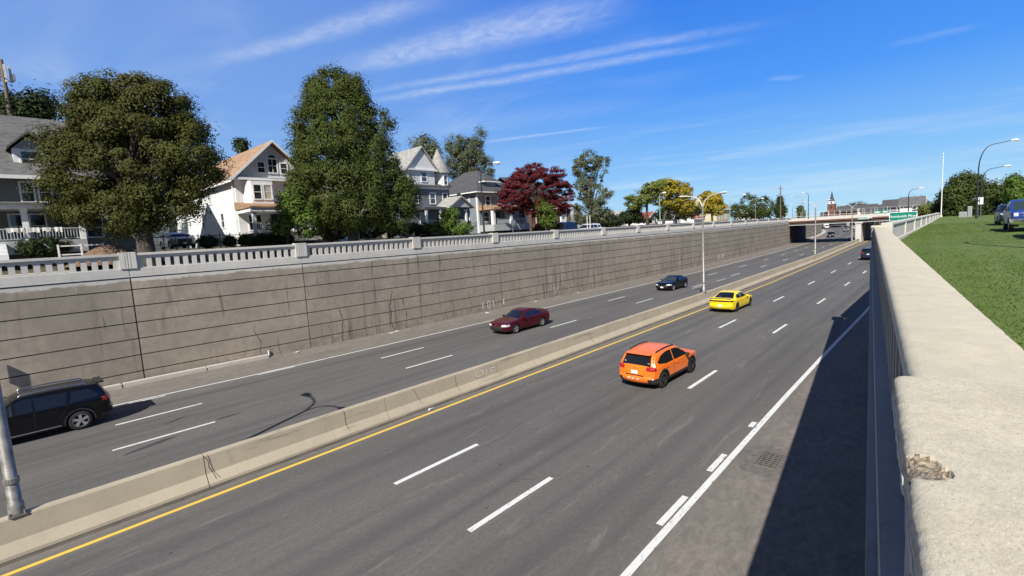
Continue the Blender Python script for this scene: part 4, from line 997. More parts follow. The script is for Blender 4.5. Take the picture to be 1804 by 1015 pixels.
M['sid_white'] = mat('white_siding', m_siding((.80, .80, .79), .12, .12))
M['sid_bluegrey'] = mat('blue_grey_siding', m_siding((.23, .255, .29), .13))
M['sid_grey'] = mat('sage_grey_siding', m_siding((.19, .195, .165), .14))
M['sid_slate'] = mat('slate_blue_siding', m_siding((.16, .18, .20), .13))
M['sid_cream'] = mat('cream_siding', m_siding((.62, .55, .38), .13))
M['stucco'] = vary((.66, .66, .65), .06, 2)('pale_stucco')
M['sh_tan'] = mat('tan_shingles', m_shingle((.36, .225, .135), .25))
M['sh_grey'] = mat('grey_shingles', m_shingle((.125, .122, .12), .25))
M['sh_char'] = mat('charcoal_shingles', m_shingle((.075, .075, .080), .25))
M['sh_pale'] = mat('pale_shingles', m_shingle((.34, .33, .31), .2))
M['sh_red'] = mat('red_shingles', m_shingle((.28, .07, .055), .25))
M['brick'] = mat('red_brick', m_brick((.17, .05, .032), (.2, .16, .13)))
M['found'] = vary((.42, .41, .39), .15, 3)('painted_foundation')
X0 = -50.

# 1 leftmost grey-green house with shingle roof and dormer
t = thing('grey_house', 'sage-grey house with a shingled roof and dormer at the left edge', 'house', (X0, 2, 7.2), absolute=True)
mb = MB(); mb.box(-61, X0, -6, 10.2, 7, 13.25, 'sid_grey'); mb.build('wall', t)
mb = MB(); mb.box(-60.9, X0+.04, -6.04, 10.24, 12.95, 13.25, 'trim'); mb.box(-60.9, X0+.06, -6.05, 10.25, 10.75, 10.95, 'trim'); mb.build('band_trim', t)
gable_roof(t, -61, X0, -6, 10.2, 13.45, 18.3, 'y', 'sh_grey', .6)
window(t, '+x', (X0, 3.45, 11.95), .62, 1.35); window(t, '+x', (X0, 4.4, 11.95), .62, 1.35); window(t, '+x', (X0, 8.3, 11.95), .8, 1.35)
# dormer
mb = MB(); mb.box(-54, -50.6, 3.05, 5.0, 13.6, 15.15, 'trim'); mb.build('dormer_wall', t)
mb = MB(); mb.prism([(2.75, 15.05), (4.02, 16.3), (5.3, 15.05), (5.3, 15.2), (4.02, 16.48), (2.75, 15.2)], 'x', -54.6, -50.2, 'sh_grey')
mb.prism([(3.05, 15.15), (5.0, 15.15), (4.02, 16.1)], 'x', -50.75, -50.6, 'sh_pale'); mb.build('dormer_roof', t)
window(t, '+x', (-50.6, 4.02, 14.42), 1.1, 1.05)
mb = MB(); mb.box(X0+.01, -47, -6, 6.2, 10.55, 10.82, 'trim'); mb.prism([(X0+.01, 10.82), (-46.8, 10.82), (-46.8, 10.9), (X0+.01, 11.25)], 'y', -6.2, 6.4, 'sh_grey'); mb.build('porch_roof', t)
porch(t, X0, -47.2, -6, 6.0, 8.35, 10.55, n=5, rail='greytrim', wall='trim')
for y in (2.7, 3.75): window(t, '+x', (X0, y, 9.5), .75, 1.6)
window(t, '+x', (X0, 6.9, 9.3), .9, 1.4); window(t, '+x', (X0, 8.6, 9.7), 1.1, .6, split=False); 
mb = MB(); mb.box(X0, X0+.05, 4.7, 5.5, 8.36, 10.3, 'plastic'); mb.build('door', t)
for k in range(4): mb = MB(); mb.box(-47.2+.3*k, -46.9+.3*k, .2, 1.8, 7.1, 8.2-.25*k, 'trim'); mb.build('step', t)
laundry = []
for i, y in enumerate((2.2, 2.75, 3.25, 3.9, 4.5)):
    mb = MB(); rr = random.Random(i); w_ = rr.uniform(.18, .3); vs = []; n = 5
    for j in range(n+1):
        yy = y-w_+2*w_*j/n; x = -47.22+rr.uniform(-.02, .03); vs += [(x+.05, yy, 9.24), (x+.11, yy+rr.uniform(-.02, .02), 9.24-rr.uniform(.22, .38))]
    mb.add(vs, [(2*j, 2*j+2, 2*j+3, 2*j+1) for j in range(n)], 'graf'); mb.add([(v[0]-.012, v[1], v[2]) for v in vs], [(2*j, 2*j+1, 2*j+3, 2*j+2) for j in range(n)], 'graf')
    tag(mb.build('cloth', fix=False), ('leftmost', 'second', 'middle', 'fourth', 'rightmost')[i]+' of the five white cloths hanging on the grey porch railing', 'cloth', 'laundry on the porch railing')
# soil heap and little white fence in front
mb = MB(); r = random.Random(3); n = 14; vs = []
for i in range(n+1):
    for j in range(9):
        a = i/n*2-1; b = j/8*2-1; h = max(0, 1-a*a)*max(0, 1-b*b); vs.append((-44.5+b*1.6, 7.3+a*3.0, 6.4+1.15*h*(1+.3*r.uniform(-1, 1))))
mb.add(vs, [(i*9+j, i*9+j+1, (i+1)*9+j+1, (i+1)*9+j) for i in range(n) for j in range(8)], 'soil'); tag(mb.build('soil_heap', smooth=50), 'heap of bare reddish soil beneath the big brown-green tree', 'soil heap')
t = thing('picket_fence', 'low white rail fence in front of the leftmost house', 'fence', (-45.5, 5, 6.8), absolute=True)
for y in (4.2, 5.4, 6.6): mb = MB(); mb.box(-45.55, -45.45, y-.05, y+.05, 6.5, 7.95, 'trim'); mb.build('fence_post', t)
for z in (7.2, 7.8): mb = MB(); mb.box(-45.53, -45.49, 4.25, 6.55, z, z+.09, 'trim'); mb.build('rail', t)
t = thing('rail_fence', 'thin dark metal fence between the trunk and the white house', 'fence', (-46, 12, 6.8), absolute=True)
for k in range(9): mb = MB(); mb.box(-46.03, -45.97, 9.6+.8*k-.03, 9.6+.8*k+.03, 6.5, 8.4, 'blackpole'); mb.build('fence_post', t)
for z in (7.6, 8.2): mb = MB(); mb.box(-46.02, -45.98, 9.6, 16, z, z+.05, 'blackpole'); mb.build('rail', t)

# 2 white house with tan roof
t = thing('white_house', 'white two-storey house with a tan shingled roof and arched attic window', 'house', (X0, 21, 7.3), absolute=True)
mb = MB(); mb.box(-66, X0, 17.45, 24.9, 7.0, 13.6, 'sid_white'); mb.box(-78, -66.01, 17.9, 24, 7.0, 12.4, 'sid_white'); mb.prism([(17.45, 13.6), (24.9, 13.6), (21.1, 17.0)], 'x', -66, X0-.02, 'stucco'); mb.build('wall', t)
gable_roof(t, -66, X0, 17.45, 24.9, 13.75, 17.2, 'x', 'sh_tan', .5, peak=21.1)
mb = MB(); mb.box(-66.3, X0+.5, 16.93, 17.02, 13.2, 13.4, 'trim'); mb.tube([(X0-.3, 17.3, 13.3), (X0-.3, 17.3, 7.2)], .05, 'trim'); mb.build('gutter', t)
mb = MB(); mb.box(X0+.003, X0+.5, 17.0, 25.3, 13.45, 13.7, 'trim'); mb.prism([(X0, 13.7), (X0+.52, 13.7), (X0, 13.8)], 'y', 17.0, 25.3, 'greytrim'); mb.build('eave_return', t)
for y in (20.0, 22.2): window(t, '+x', (X0, y, 14.75), .62, .95)
o = window(t, '+x', (X0, 21.1, 14.95), .8, 1.3, bars=2)
mb = MB(); arc = [(21.1+.5*math.cos(math.pi*k/8), 15.68+.42*math.sin(math.pi*k/8)) for k in range(9)]; mb.prism(arc, 'x', X0-.02, X0+.05, 'trim')
arc = [(21.1+.38*math.cos(math.pi*k/8), 15.72+.3*math.sin(math.pi*k/8)) for k in range(9)]; mb.prism(arc, 'x', X0+.05, X0+.056, 'glass'); mb.build('arched_head', t)
# bay on the second floor
mb = MB(); mb.prism([(X0+.003, 18.1), (X0+.7, 18.6), (X0+.7, 20.6), (X0+.003, 21.1)], 'z', 11.1, 13.35, 'sid_white'); mb.build('bay', t)
window(t, '+x', (X0+.7, 19.15, 12.3), .65, 1.3); window(t, '+x', (X0+.7, 20.1, 12.3), .65, 1.3, 'curtain'); window(t, '+x', (X0, 22.9, 12.3), .8, 1.3)
mb = MB(); mb.prism([(X0+.003, 11.35), (-46.4, 10.75), (-46.4, 10.6), (X0+.003, 10.6)], 'y', 17.2, 25.1, 'sh_tan'); mb.build('porch_roof', t)
mb = MB(); mb.box(X0+.01, -46.5, 17.3, 25.0, 10.25, 10.58, 'trim'); mb.build('porch_beam', t)
porch(t, X0, -46.6, 17.5, 24.9, 8.35, 10.25, n=3, colw=.14, base='found')
window(t, '+x', (X0, 18.9, 9.45), 1.1, 1.4); window(t, '+x', (X0, 22.6, 9.45), 1.1, 1.4)
mb = MB(); mb.box(X0+.003, X0+.06, 20.4, 21.3, 8.36, 10.2, 'plastic'); mb.build('door', t)
for x, z, k in ((-60.1, 10.15, 'glass'), (-54.2, 9.9, 'glass'), (-60, 12.6, 'glass'), (-57.2, 12.5, 'curtain'), (-63, 12.5, 'glass')): window(t, '-y', (x, 17.45, z), .75, 1.35, k)
mb = MB(); mb.box(-65.9, X0+.01, 17.40, 17.449, 7, 7.75, 'found'); mb.build('foundation', t)
t = thing('entrance_steps', 'white entrance steps with a pale metal handrail beside the white porch', 'steps', (-45.5, 27, 7), absolute=True)
for k in range(5): mb = MB(); mb.box(-45.2-.32*k, -44.85-.32*k, 24.9, 26.6, 6.6, 7.15+.2*k, 'trim'); mb.build('step', t)
mb = MB(); mb.tube([(-44.6, 26.7, 6.6), (-44.6, 26.7, 7.9), (-46.4, 26.7, 8.9)], .03, 'steel_w'); mb.build('handrail', t)

# 3 cream house mostly hidden behind the tall tree
t = thing('cream_house', 'cream house with white-framed windows half hidden by the tall egg-shaped tree', 'house', (-52, 30, 7.3), absolute=True)
mb = MB(); mb.box(-63, -52, 27.5, 35.6, 7, 13.2, 'sid_cream'); mb.build('wall', t)
hip_roof(t, -63, -52, 27.5, 35.6, 13.3, 16.4, 'sh_grey')
for y in (30.8, 32.2, 33.6): window(t, '+x', (-52, y, 9.9), .7, 1.3)
for y in (29, 32.5): window(t, '+x', (-52, y, 12.0), .8, 1.2)
for x in (-60, -56.5): window(t, '-y', (x, 27.5, 10), .8, 1.3)
porch(t, -52, -49.5, 26.8, 30.3, 8.5, 10.9, n=3, base='found')
mb = MB(); mb.box(-51.99, -49.4, 26.6, 30.5, 10.92, 11.1, 'trim'); mb.build('porch_roof', t)

# 4 gabled house with a conical turret
t = thing('turret_house', 'slate-blue house with a white gable and a conical turret', 'house', (X0, 41, 7.3), absolute=True)
mb = MB(); mb.box(-62, X0, 36.2, 43.9, 7, 13.3, 'sid_slate'); mb.build('wall', t)
mb = MB(); mb.box(-61.9, X0+.05, 36.16, 43.94, 13.3, 13.6, 'trim'); mb.box(-61.8, X0+.07, 36.14, 43.96, 10.75, 10.9, 'trim'); mb.build('band_trim', t)
mb = MB(); vs = [(X0+.5, 35.8, 13.6), (X0+.5, 44.3, 13.6), (-62.4, 44.3, 13.6), (-62.4, 35.8, 13.6), (-55, 38.5, 17.5), (-55, 42, 17.5), (-58, 42, 17.5), (-58, 38.5, 17.5)]
mb.add(vs, [(0, 1, 5, 4), (1, 2, 6, 5), (2, 3, 7, 6), (3, 0, 4, 7), (4, 5, 6, 7), (3, 2, 1, 0)], 'sh_char'); mb.build('roof', t)
mb = MB(); mb.box(-55, X0+.2, 37.3, 41.4, 13.62, 15.7, 'stucco'); mb.prism([(37.1, 15.7), (41.6, 15.7), (39.5, 18.2)], 'x', -55, X0+.3, 'stucco'); mb.build('gable', t)
mb = MB(); mb.prism([(36.8, 15.45), (39.5, 18.35), (41.95, 15.45), (41.95, 15.62), (39.5, 18.55), (36.8, 15.62)], 'x', -56, X0+.55, 'sh_pale'); mb.box(X0+.2, X0+.5, 37.0, 41.8, 15.5, 15.68, 'trim'); mb.build('gable_roof', t)
window(t, '+x', (X0+.2, 39.7, 14.75), .8, 1.1)
mb = MB(); mb.lathe([(1.25, 0), (1.25, 2.0)], (X0-.9, 43.1, 13.4), 'z', 'stucco', 16); mb.build('turret_wall', t, smooth=50)
mb = MB(); mb.lathe([(1.6, 0), (1.62, .1), (.85, 1.6), (.05, 3.3), (0, 3.35)], (X0-.9, 43.1, 15.4), 'z', 'sh_pale', 16); mb.build('turret_roof', t, smooth=40)
window(t, '+x', (X0+.36, 43.1, 14.45), .5, 1.1)
window(t, '+x', (X0, 41.0, 12.1), .8, 1.3); window(t, '+x', (X0, 43.1, 12.1), .7, 1.3); window(t, '+x', (X0, 38.2, 12.1), .8, 1.3)
for x in (-58, -54.5): window(t, '-y', (x, 36.2, 12.2), .8, 1.2)
mb = MB(); mb.prism([(X0+.003, 11.1), (-47.2, 10.75), (-47.2, 10.5), (X0+.003, 10.5)], 'y', 37.4, 44.6, 'sh_char'); mb.build('porch_roof', t)
mb = MB(); mb.prism([(41.2, 10.75), (45.0, 10.75), (43.1, 12.0)], 'x', X0+.1, -47.0, 'greytrim'); mb.prism([(40.9, 10.6), (43.1, 12.0), (45.3, 10.6), (45.3, 10.75), (43.1, 12.2), (40.9, 10.75)], 'x', X0+.1, -46.7, 'sh_pale'); mb.build('porch_gable', t)
porch(t, X0, -47.2, 37.6, 44.4, 8.3, 10.5, n=4, base='found', rail='greytrim', colw=.12)
for y in (39.2, 42.6): window(t, '+x', (X0, y, 9.5), .9, 1.4)

# 5 blue-grey house with dark hipped roof
t = thing('hip_roof_house', 'blue-grey house with a dark hipped roof, dormer and tan porch roof', 'house', (X0, 52, 7.3), absolute=True)
mb = MB(); mb.box(-61, X0, 49, 58, 7, 13.0, 'sid_bluegrey'); mb.build('wall', t)
mb = MB(); mb.box(X0-.2, X0+.05, 48.95, 49.25, 7.2, 12.9, 'trim'); mb.box(-60.9, X0+.03, 48.96, 58.04, 12.55, 12.98, 'greytrim'); mb.build('corner_board', t)
hip_roof(t, -61, X0, 49, 58, 13.15, 16.9, 'sh_char', .6)
window(t, '-y', (-52.0, 49, 11.9), .85, 1.3, 'curtain'); window(t, '-y', (-52.3, 49, 9.4), .9, 1.4); window(t, '-y', (-56.5, 49, 11.9), .8, 1.2)
window(t, '+x', (X0, 51.2, 11.9), .9, 1.2); window(t, '+x', (X0, 53.6, 12.0), .6, .9); window(t, '+x', (X0, 56.2, 11.9), .9, 1.2)
mb = MB(); mb.box(-53.5, -50.7, 51.4, 54.0, 13.3, 14.75, 'sid_bluegrey'); mb.build('dormer_wall', t)
hip_roof(t, -53.6, -50.7, 51.4, 54.0, 14.8, 16.2, 'sh_char', .4, name='dormer_roof')
for y in (52.1, 52.7, 53.3): window(t, '+x', (-50.7, y, 14.2), .38, .75, fw=.07, split=False)
mb = MB(); mb.prism([(X0+.003, 11.3), (-46.9, 10.75), (-46.9, 10.5), (X0+.003, 10.5)], 'y', 49.1, 57.2, 'sh_tan'); mb.build('porch_roof', t)
porch(t, X0, -47.2, 49.3, 57, 8.4, 10.5, n=3, colw=.22, base='greytrim', rail='greytrim')
for y in (50.7, 55.3): window(t, '+x', (X0, y, 9.6), 1.1, 1.3)
mb = MB(); mb.box(X0+.003, X0+.05, 52.6, 53.5, 8.41, 10.3, 'plastic'); mb.build('door', t)

# 6 brick house behind the maple
t = thing('brick_house', 'red brick house with a charcoal roof behind the maroon maple', 'house', (X0, 65, 7.3), absolute=True)
mb = MB(); mb.box(-61, X0+.5, 60.2, 68, 7, 12.6, 'brick'); mb.build('wall', t)
gable_roof(t, -61, X0+.5, 60.2, 68, 12.7, 16.2, 'y', 'sh_char')
for y in (62, 66): window(t, '+x', (X0+.5, y, 9.2), .9, 1.5); window(t, '+x', (X0+.5, y, 11.6), .9, 1.1)
window(t, '-y', (-52, 60.2, 9.3), .9, 1.4); window(t, '-y', (-56, 60.2, 9.3), .9, 1.4)
mb = MB(); mb.box(X0+.505, -46.8, 60.6, 67.6, 7, 8.4, 'brick'); mb.box(X0+.505, -46.6, 60.4, 67.8, 10.5, 10.75, 'trim'); mb.build('porch_base', t)
for y in (60.9, 64, 67.2): mb = MB(); mb.box(-47.3, -46.9, y-.2, y+.2, 8.4, 10.5, 'brick'); mb.build('column', t)

def small_house(label, u, v, X, w, dep, h, wallm, roofm, axis='x', name='small_house', zp=2.2, y=None, z0=6.9):
    P = onx(u, v, X) if y is None else ony(u, v, y)
    t = thing(name, label, 'house', (P.x, P.y, z0), absolute=True)
    x1, x0 = P.x, P.x-dep; y0, y1 = P.y-w/2, P.y+w/2
    mb = MB(); mb.box(x0, x1, y0, y1, z0-1, z0+h, wallm)
    if axis == 'x': mb.prism([(y0, z0+h), (y1, z0+h), ((y0+y1)/2, z0+h+zp-.1)], 'x', x0, x1-.01, wallm)
    else: mb.prism([(x0, z0+h), (x1, z0+h), ((x0+x1)/2, z0+h+zp-.1)], 'y', y0+.01, y1-.01, wallm)
    mb.build('wall', t)
    gable_roof(t, x0, x1, y0, y1, z0+h+.02, z0+h+zp, axis, roofm, .4)
    window(t, '+x', (x1, P.y-w*.22, z0+1.6), .9, 1.2); window(t, '+x', (x1, P.y+w*.22, z0+1.6), .9, 1.2)
    window(t, '-y', (x0+dep*.6, y0, z0+1.6), .9, 1.2); 
    return t
def back_house(label, X, y, h, wm, rm, i):
    t = thing('small_house', label, 'house', (X, y, 7), absolute=True)
    mb = MB(); mb.box(X-9, X, y-4.5, y+4.5, 6, 7+h, wm)
    if i % 2: mb.prism([(y-4.5, 7+h), (y+4.5, 7+h), (y, 9.4+h)], 'x', X-9, X-.01, wm)
    else: mb.prism([(X-9, 7+h), (X, 7+h), (X-4.5, 9.4+h)], 'y', y-4.49, y+4.49, wm)
    mb.build('wall', t); gable_roof(t, X-9, X, y-4.5, y+4.5, 7+h+.02, 9.5+h, 'x' if i % 2 else 'y', rm, .4)
    for q in (-2, 2): window(t, '+x', (X, y+q, 8.6), .9, 1.3); window(t, '+x', (X, y+q, 6.2+h), .9, 1.1)
    window(t, '-y', (X-4, y-4.5, 8.6), .9, 1.2)
    return t
small_house('far white gabled cottage right of the bare-twigged tree', 1092, 385, -52, 5, 7, 1.9, 'sid_white', 'sh_pale', 'x', zp=1.6)
small_house('second far white cottage with a pale gable', 1076, 385, -54, 4, 6, 1.5, 'sid_white', 'sh_pale', 'x', zp=1.4)
small_house('far cottage with a red roof beside the golden locust', 1232, 383, -54, 8, 6, 1.6, 'sid_white', 'sh_red', 'y', zp=2.4)
small_house('white gable end under the golden locust', 1150, 383, -54, 6, 7, 1.8, 'sid_white', 'sh_red', 'x', zp=1.6)
small_house('narrow white gable to the right of the golden locust trunk', 1192, 383, -53, 5, 6, 1.7, 'sid_white', 'sh_pale', 'x', zp=1.4)
small_house('two-storey house with a tan hipped-looking roof left of the green poles', 1274, 378, -50, 11, 9, 4.1, 'sid_cream', 'sh_tan', 'y', zp=4.4)
small_house('little white shed behind the balustrade near the bridge', 1338, 384, -50, 10, 7, 1.9, 'sid_white', 'sh_pale', 'x', zp=1.7)
small_house('grey gabled house with a dark roof right of the green sign', 1606, 377, None, 8, 7, 2.6, 'sid_bluegrey', 'sh_char', 'x', zp=2.4, y=200, z0=5.8)
small_house('grey-roofed house behind the yellowish shrub', 1628, 376, None, 8, 5.5, 2.6, 'sid_white', 'sh_grey', 'x', zp=2.6, y=190, z0=5.8)
small_house('long low house with a dark roof beyond the bridge railing', 1598, 377, None, 9, 14, 1.6, 'sid_slate', 'sh_char', 'x', zp=2.3, y=240, z0=6.1)
small_house('low dark-roofed wing at the left end of the long low house', 1566, 377, None, 8, 5, 1.4, 'sid_slate', 'sh_char', 'x', zp=1.4, y=242, z0=6.1)
small_house('white flat building beyond the right end of the bridge', 1547, 378, None, 9, 4.5, 3.1, 'sid_white', 'sh_pale', 'x', zp=.6, y=300, z0=5.8)
small_house('small white house right of the church', 1532, 380, None, 8, 5, 3.0, 'sid_white', 'sh_pale', 'x', zp=1.2, y=330, z0=5.8)
# a second row of houses and trees glimpsed between and behind the front row
for i, (y, h, wm, rm, lab) in enumerate(((12.5, 4.6, 'sid_white', 'sh_grey', 'white back building seen between the grey house and the white house'), (26, 5, 'sid_cream', 'sh_grey', 'cream back building glimpsed left of the tall egg-shaped tree'),
        (47, 4.6, 'sid_grey', 'sh_char', 'grey back building between the turreted house and the blue-grey house'), (72, 4.2, 'sid_white', 'sh_grey', 'white back building right of the brick house'), (84, 4.0, 'brick', 'sh_char', 'brick back building behind the bare-twigged tree'), (104, 4.2, 'sid_white', 'sh_red', 'white back building behind the golden locust'))):
    small_house(lab, 0, 400, None, 9, 9, h, wm, rm, 'x' if i % 2 else 'y', zp=2.6, y=y, z0=7.0) if 0 else back_house(lab, -72., y, h, wm, rm, i)
# church
c0 = ony(1465, 378, 420)
t = thing('church', 'brick church with a pointed steeple and a long dark roof beyond the bridge', 'church', (c0.x, 420, 5.8), absolute=True)
x = c0.x
mb = MB(); mb.box(x-2.4, x+2.4, 418, 423, 5, 15.5, 'brick'); mb.build('tower', t)
mb = MB(); mb.box(x-1.7, x+1.7, 418.7, 422.3, 15.5, 17.4, 'stucco'); mb.build('belfry', t)
mb = MB()
for a, b, in ((x-.45, x+.45),): mb.box(a, b, 418.55, 418.69, 15.9, 17, 'glass'); mb.box(a, b, 417.9, 417.99, 12.4, 14.2, 'glass')
mb.build('window', t)
mb = MB(); mb.lathe([(1.9, 0), (1.0, 2.6), (.12, 7.2), (0, 7.4)], (x, 420.5, 17.4), 'z', 'sh_char', 8); mb.build('spire', t)
mb = MB(); mb.box(x+2.405, x+26, 420, 432, 5, 9.2, 'brick'); mb.box(x-7, x-2.405, 420, 430, 5, 8, 'brick'); mb.build('nave_wall', t)
mb = MB(); mb.prism([(419, 9.2), (426, 13.6), (433, 9.2)], 'x', x+2.45, x+26.5, 'sh_char'); mb.prism([(419.2, 8), (425, 10), (430.8, 8)], 'x', x-7.4, x-2.45, 'sh_char'); mb.build('roof', t)
for k in range(6): mb = MB(); mb.box(x+5+3.4*k, x+6.4+3.4*k, 419.9, 419.99, 6.5, 8.6, 'glass'); mb.build('window', t)
P = ony(1508, 378, 440); P.z = 6
make_tree('broadleaf_tree', 'dark round trees massed behind the church roof', 'tree', P, pixblobs(P, [(1508, 366, 16, 6), (1520, 370, 12, 6), (1500, 368, 10, 5)]), 'leaf_dark', 90, 50, 1.2, 61, .3, 3, limbs=3)

# ------------------------------------------------------------ road bridge
t = thing('road_bridge', 'rusty steel girder road bridge crossing over the expressway', 'bridge', (-17, 150, 0), absolute=True)
S = .06
A = Vector((-33.5, 146.6)); B = Vector((2.0, 150.0)); d = (B-A); L = d.length; d /= L
mb = MB(); mb.obox(A, d, 0, L, 0.2, 20, 5.75, 6.25, 'girder'); mb.build('deck', t)
for k in range(7): mb = MB(); q = .0+3.2*k; mb.obox(A, d, 0, L, q, q+.08, 4.95, 5.74, 'girder'); mb.obox(A, d, 0, L, q-.12, q+.2, 4.88, 4.949, 'trim' if k == 0 else 'girder'); mb.build('girder', t)  # white of the front flange is caught light painted into its colour
mb = MB(); mb.obox(A, d, 0, L, -.28, -.13, 5.62, 5.98, 'rust'); mb.obox(A, d, 0, L, -.12, .19, 5.6, 5.96, 'rust'); mb.build('fascia_beam', t)
mb = MB(); mb.obox(A, d, 0, L, -.34, -.02, 5.985, 6.4, 'white_conc'); mb.obox(A, d, 0, L, 19.7, 20.1, 6.255, 6.7, 'white_conc'); mb.build('kerb_parapet', t)
for k in range(15):
    q = 1+L*k/15; mb = MB(); mb.obox(A, d, q-.04, q+.04, -.22, -.14, 6.4, 8.3, 'steel_w'); mb.build('railing_post', t)
for z in (6.75, 7.15, 8.24):
    mb = MB(); mb.obox(A, d, .5, L-.5, -.2, -.16, z, z+.03, 'steel_w'); mb.build('rail', t)
mb = MB(); mb.obox(A, d, .5, L-.5, 19.8, 19.86, 7.2, 7.28, 'steel_w')
for k in range(24): mb.obox(A, d, 1+k*1.4, 1.08+k*1.4, 19.8, 19.9, 6.7, 8.2, 'steel_w')
mb.build('railing', t)
mb = MB(); mb.box(-40, -31.9, 146.9, 147.9, -.2, 5.7, 'shade_conc'); mb.box(-40, -32.3, 147.9, 170, -.2, 4.9, 'girder'); mb.build('abutment', t)  # part below the deck takes the dark girder colour, painting in its shade
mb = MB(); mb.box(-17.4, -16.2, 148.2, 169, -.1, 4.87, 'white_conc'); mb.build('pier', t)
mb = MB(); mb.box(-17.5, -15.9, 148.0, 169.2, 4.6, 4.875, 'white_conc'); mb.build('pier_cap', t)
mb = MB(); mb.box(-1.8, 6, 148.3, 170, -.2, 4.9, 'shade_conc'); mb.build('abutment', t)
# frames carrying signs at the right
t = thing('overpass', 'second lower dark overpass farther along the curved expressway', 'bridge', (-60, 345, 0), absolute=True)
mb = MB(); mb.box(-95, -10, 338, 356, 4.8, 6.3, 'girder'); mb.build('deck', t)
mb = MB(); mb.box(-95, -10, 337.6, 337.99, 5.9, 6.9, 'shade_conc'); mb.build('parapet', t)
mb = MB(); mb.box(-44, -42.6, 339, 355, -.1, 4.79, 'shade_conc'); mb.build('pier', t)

# far wall of the trench past the bridge, left and right
t = thing('retaining_wall', 'far grooved retaining wall seen under the bridge, curving left', 'wall', (-34, 200, 0), absolute=True)
mb = MB(); ys = [170, 182, 194, 206, 218, 232, 246, 261, 276, 290, 305, 321, 340, 380, 430, 500]
Z = [-.3, .9, 1.8, 2.7, 3.6, 4.5, 5.6]
for a, b in zip(ys, ys[1:]):
    A = Vector((WL(a)-.6, a)); B = Vector((WL(b)-.6, b)); d = (B-A); L = d.length; d /= L
    mb.obox(A, d, 0, L, .12, .5, -.3, 5.55, 'groove')
    for z0, z1 in zip(Z, Z[1:]): mb.obox(A, d, 0, L, 0, .14, z0+.06, z1-.06, 'wall')
mb.build('panel', t)
mb = MB()
for a, b in zip(ys, ys[1:]):
    A = Vector((WL(a)-.6, a)); B = Vector((WL(b)-.6, b)); d = (B-A); L = d.length; d /= L
    mb.obox(A, d, 0, L, -.1, .4, 5.6, 6.7, 'white_conc')
mb.build('parapet', t)
mb = MB()
for a, b in zip(ys[:9], ys[1:]):
    A = Vector((WL(a)-.3, a)); B = Vector((WL(b)-.3, b)); d = (B-A); L = d.length; d /= L
    mb.obox(A, d, 0, L, -1.5, -.2, -.1, .35, 'kerb')
mb.build('footing_kerb', t)
t = thing('concrete_barrier', 'median barrier continuing beyond the bridge pier', 'barrier', (-20, 200, 0), absolute=True)
mb = MB()
for a, b in zip(ys, ys[1:]):
    A = Vector((JB(a), a)); B = Vector((JB(b), b)); d = (B-A); L = d.length; d /= L
    mb.obox(A, d, 0, L, -.25, .25, -.1, .85, 'barrier')
mb.build('barrier_section', t)
t = thing('side_wall', 'retaining wall along the right side of the road beyond the bridge', 'wall', (0, 200, 0), absolute=True)
mb = MB()
for a, b in zip(ys, ys[1:]):
    A = Vector((WR(a)+.6, a)); B = Vector((WR(b)+.6, b)); d = (B-A); L = d.length; d /= L
    mb.obox(A, d, 0, L, -.4, 0, -.3, 6.6, 'wall')
mb.build('wall_face', t)

# ------------------------------------------------------------ lamps, poles, signs
def median_lamp():
    t = thing('median_lamp', 'x', 'street lamp', (0, 0, .88), 0, 'double-armed lamps on the median barrier')
    mb = MB(); mb.box(-.155, .155, -.155, .155, 0, .04, 'steel')
    for a in (-1, 1):
        for b in (-1, 1): mb.tube([(a*.13, b*.13, .04), (a*.13, b*.13, .11)], .02, 'steel', 6)
    mb.build('base_plate', t)
    mb = MB(); mb.tube([(0, 0, .05), (0, 0, .3), (0, 0, .32), (0, 0, 7.4)], [.15, .145, .125, .07], 'steel', 16); mb.build('pole', t, smooth=50)
    mb = MB(); mb.tube([(0, 0, .8), (0, 0, .92)], .145, 'steel', 16); mb.build('band', t)
    for sx in (-1, 1):
        pts = [(sx*.0, 0, 7.2), (sx*.06, 0, 7.5), (sx*.22, 0, 7.85), (sx*.5, 0, 8.12), (sx*.9, 0, 8.27), (sx*1.35, 0, 8.33)]
        mb = MB(); mb.tube(pts, [.06, .055, .05, .045, .04, .04], 'steel_w', 10); mb.build('arm', t, smooth=60)
        mb = MB(); mb.lathe([(.03, 0), (.08, .06), (.10, .25), (.14, .42), (.15, .6), (.09, .74), (0, .78)], (0, 0, 0), 'x', 'lamp', 12)
        mb.v = [(sx*(1.28+v[0]*.95), v[1]*1.35, 8.34+v[2]*.55+v[0]*.04) for v in mb.v]; h = mb.build('lamp_head', t, smooth=50)
        mb = MB(); mb.lathe([(0, -.04), (.07, -.035), (.11, 0), (.11, .02)], (0, 0, 0), 'z', 'lens', 12); mb.v = [(sx*1.75+v[0]*1.5, v[1], 8.29+v[2]) for v in mb.v]; mb.build('lens', h)
    return t
ml = median_lamp()
spots = [(.05, 'double-armed lamp on the barrier whose base stands at the left edge'), (41.9, 'tall double-armed lamp on the barrier next to the yellow car'), (88.4, 'double-armed lamp on the barrier just before the bridge'), (134, 'farthest double-armed lamp, next to the white bridge pier')]
for i, (y, lab) in enumerate(spots):
    o = ml if i == 0 else copy_tree(ml); o.location = (JB(y), y, .88); o['label'] = lab
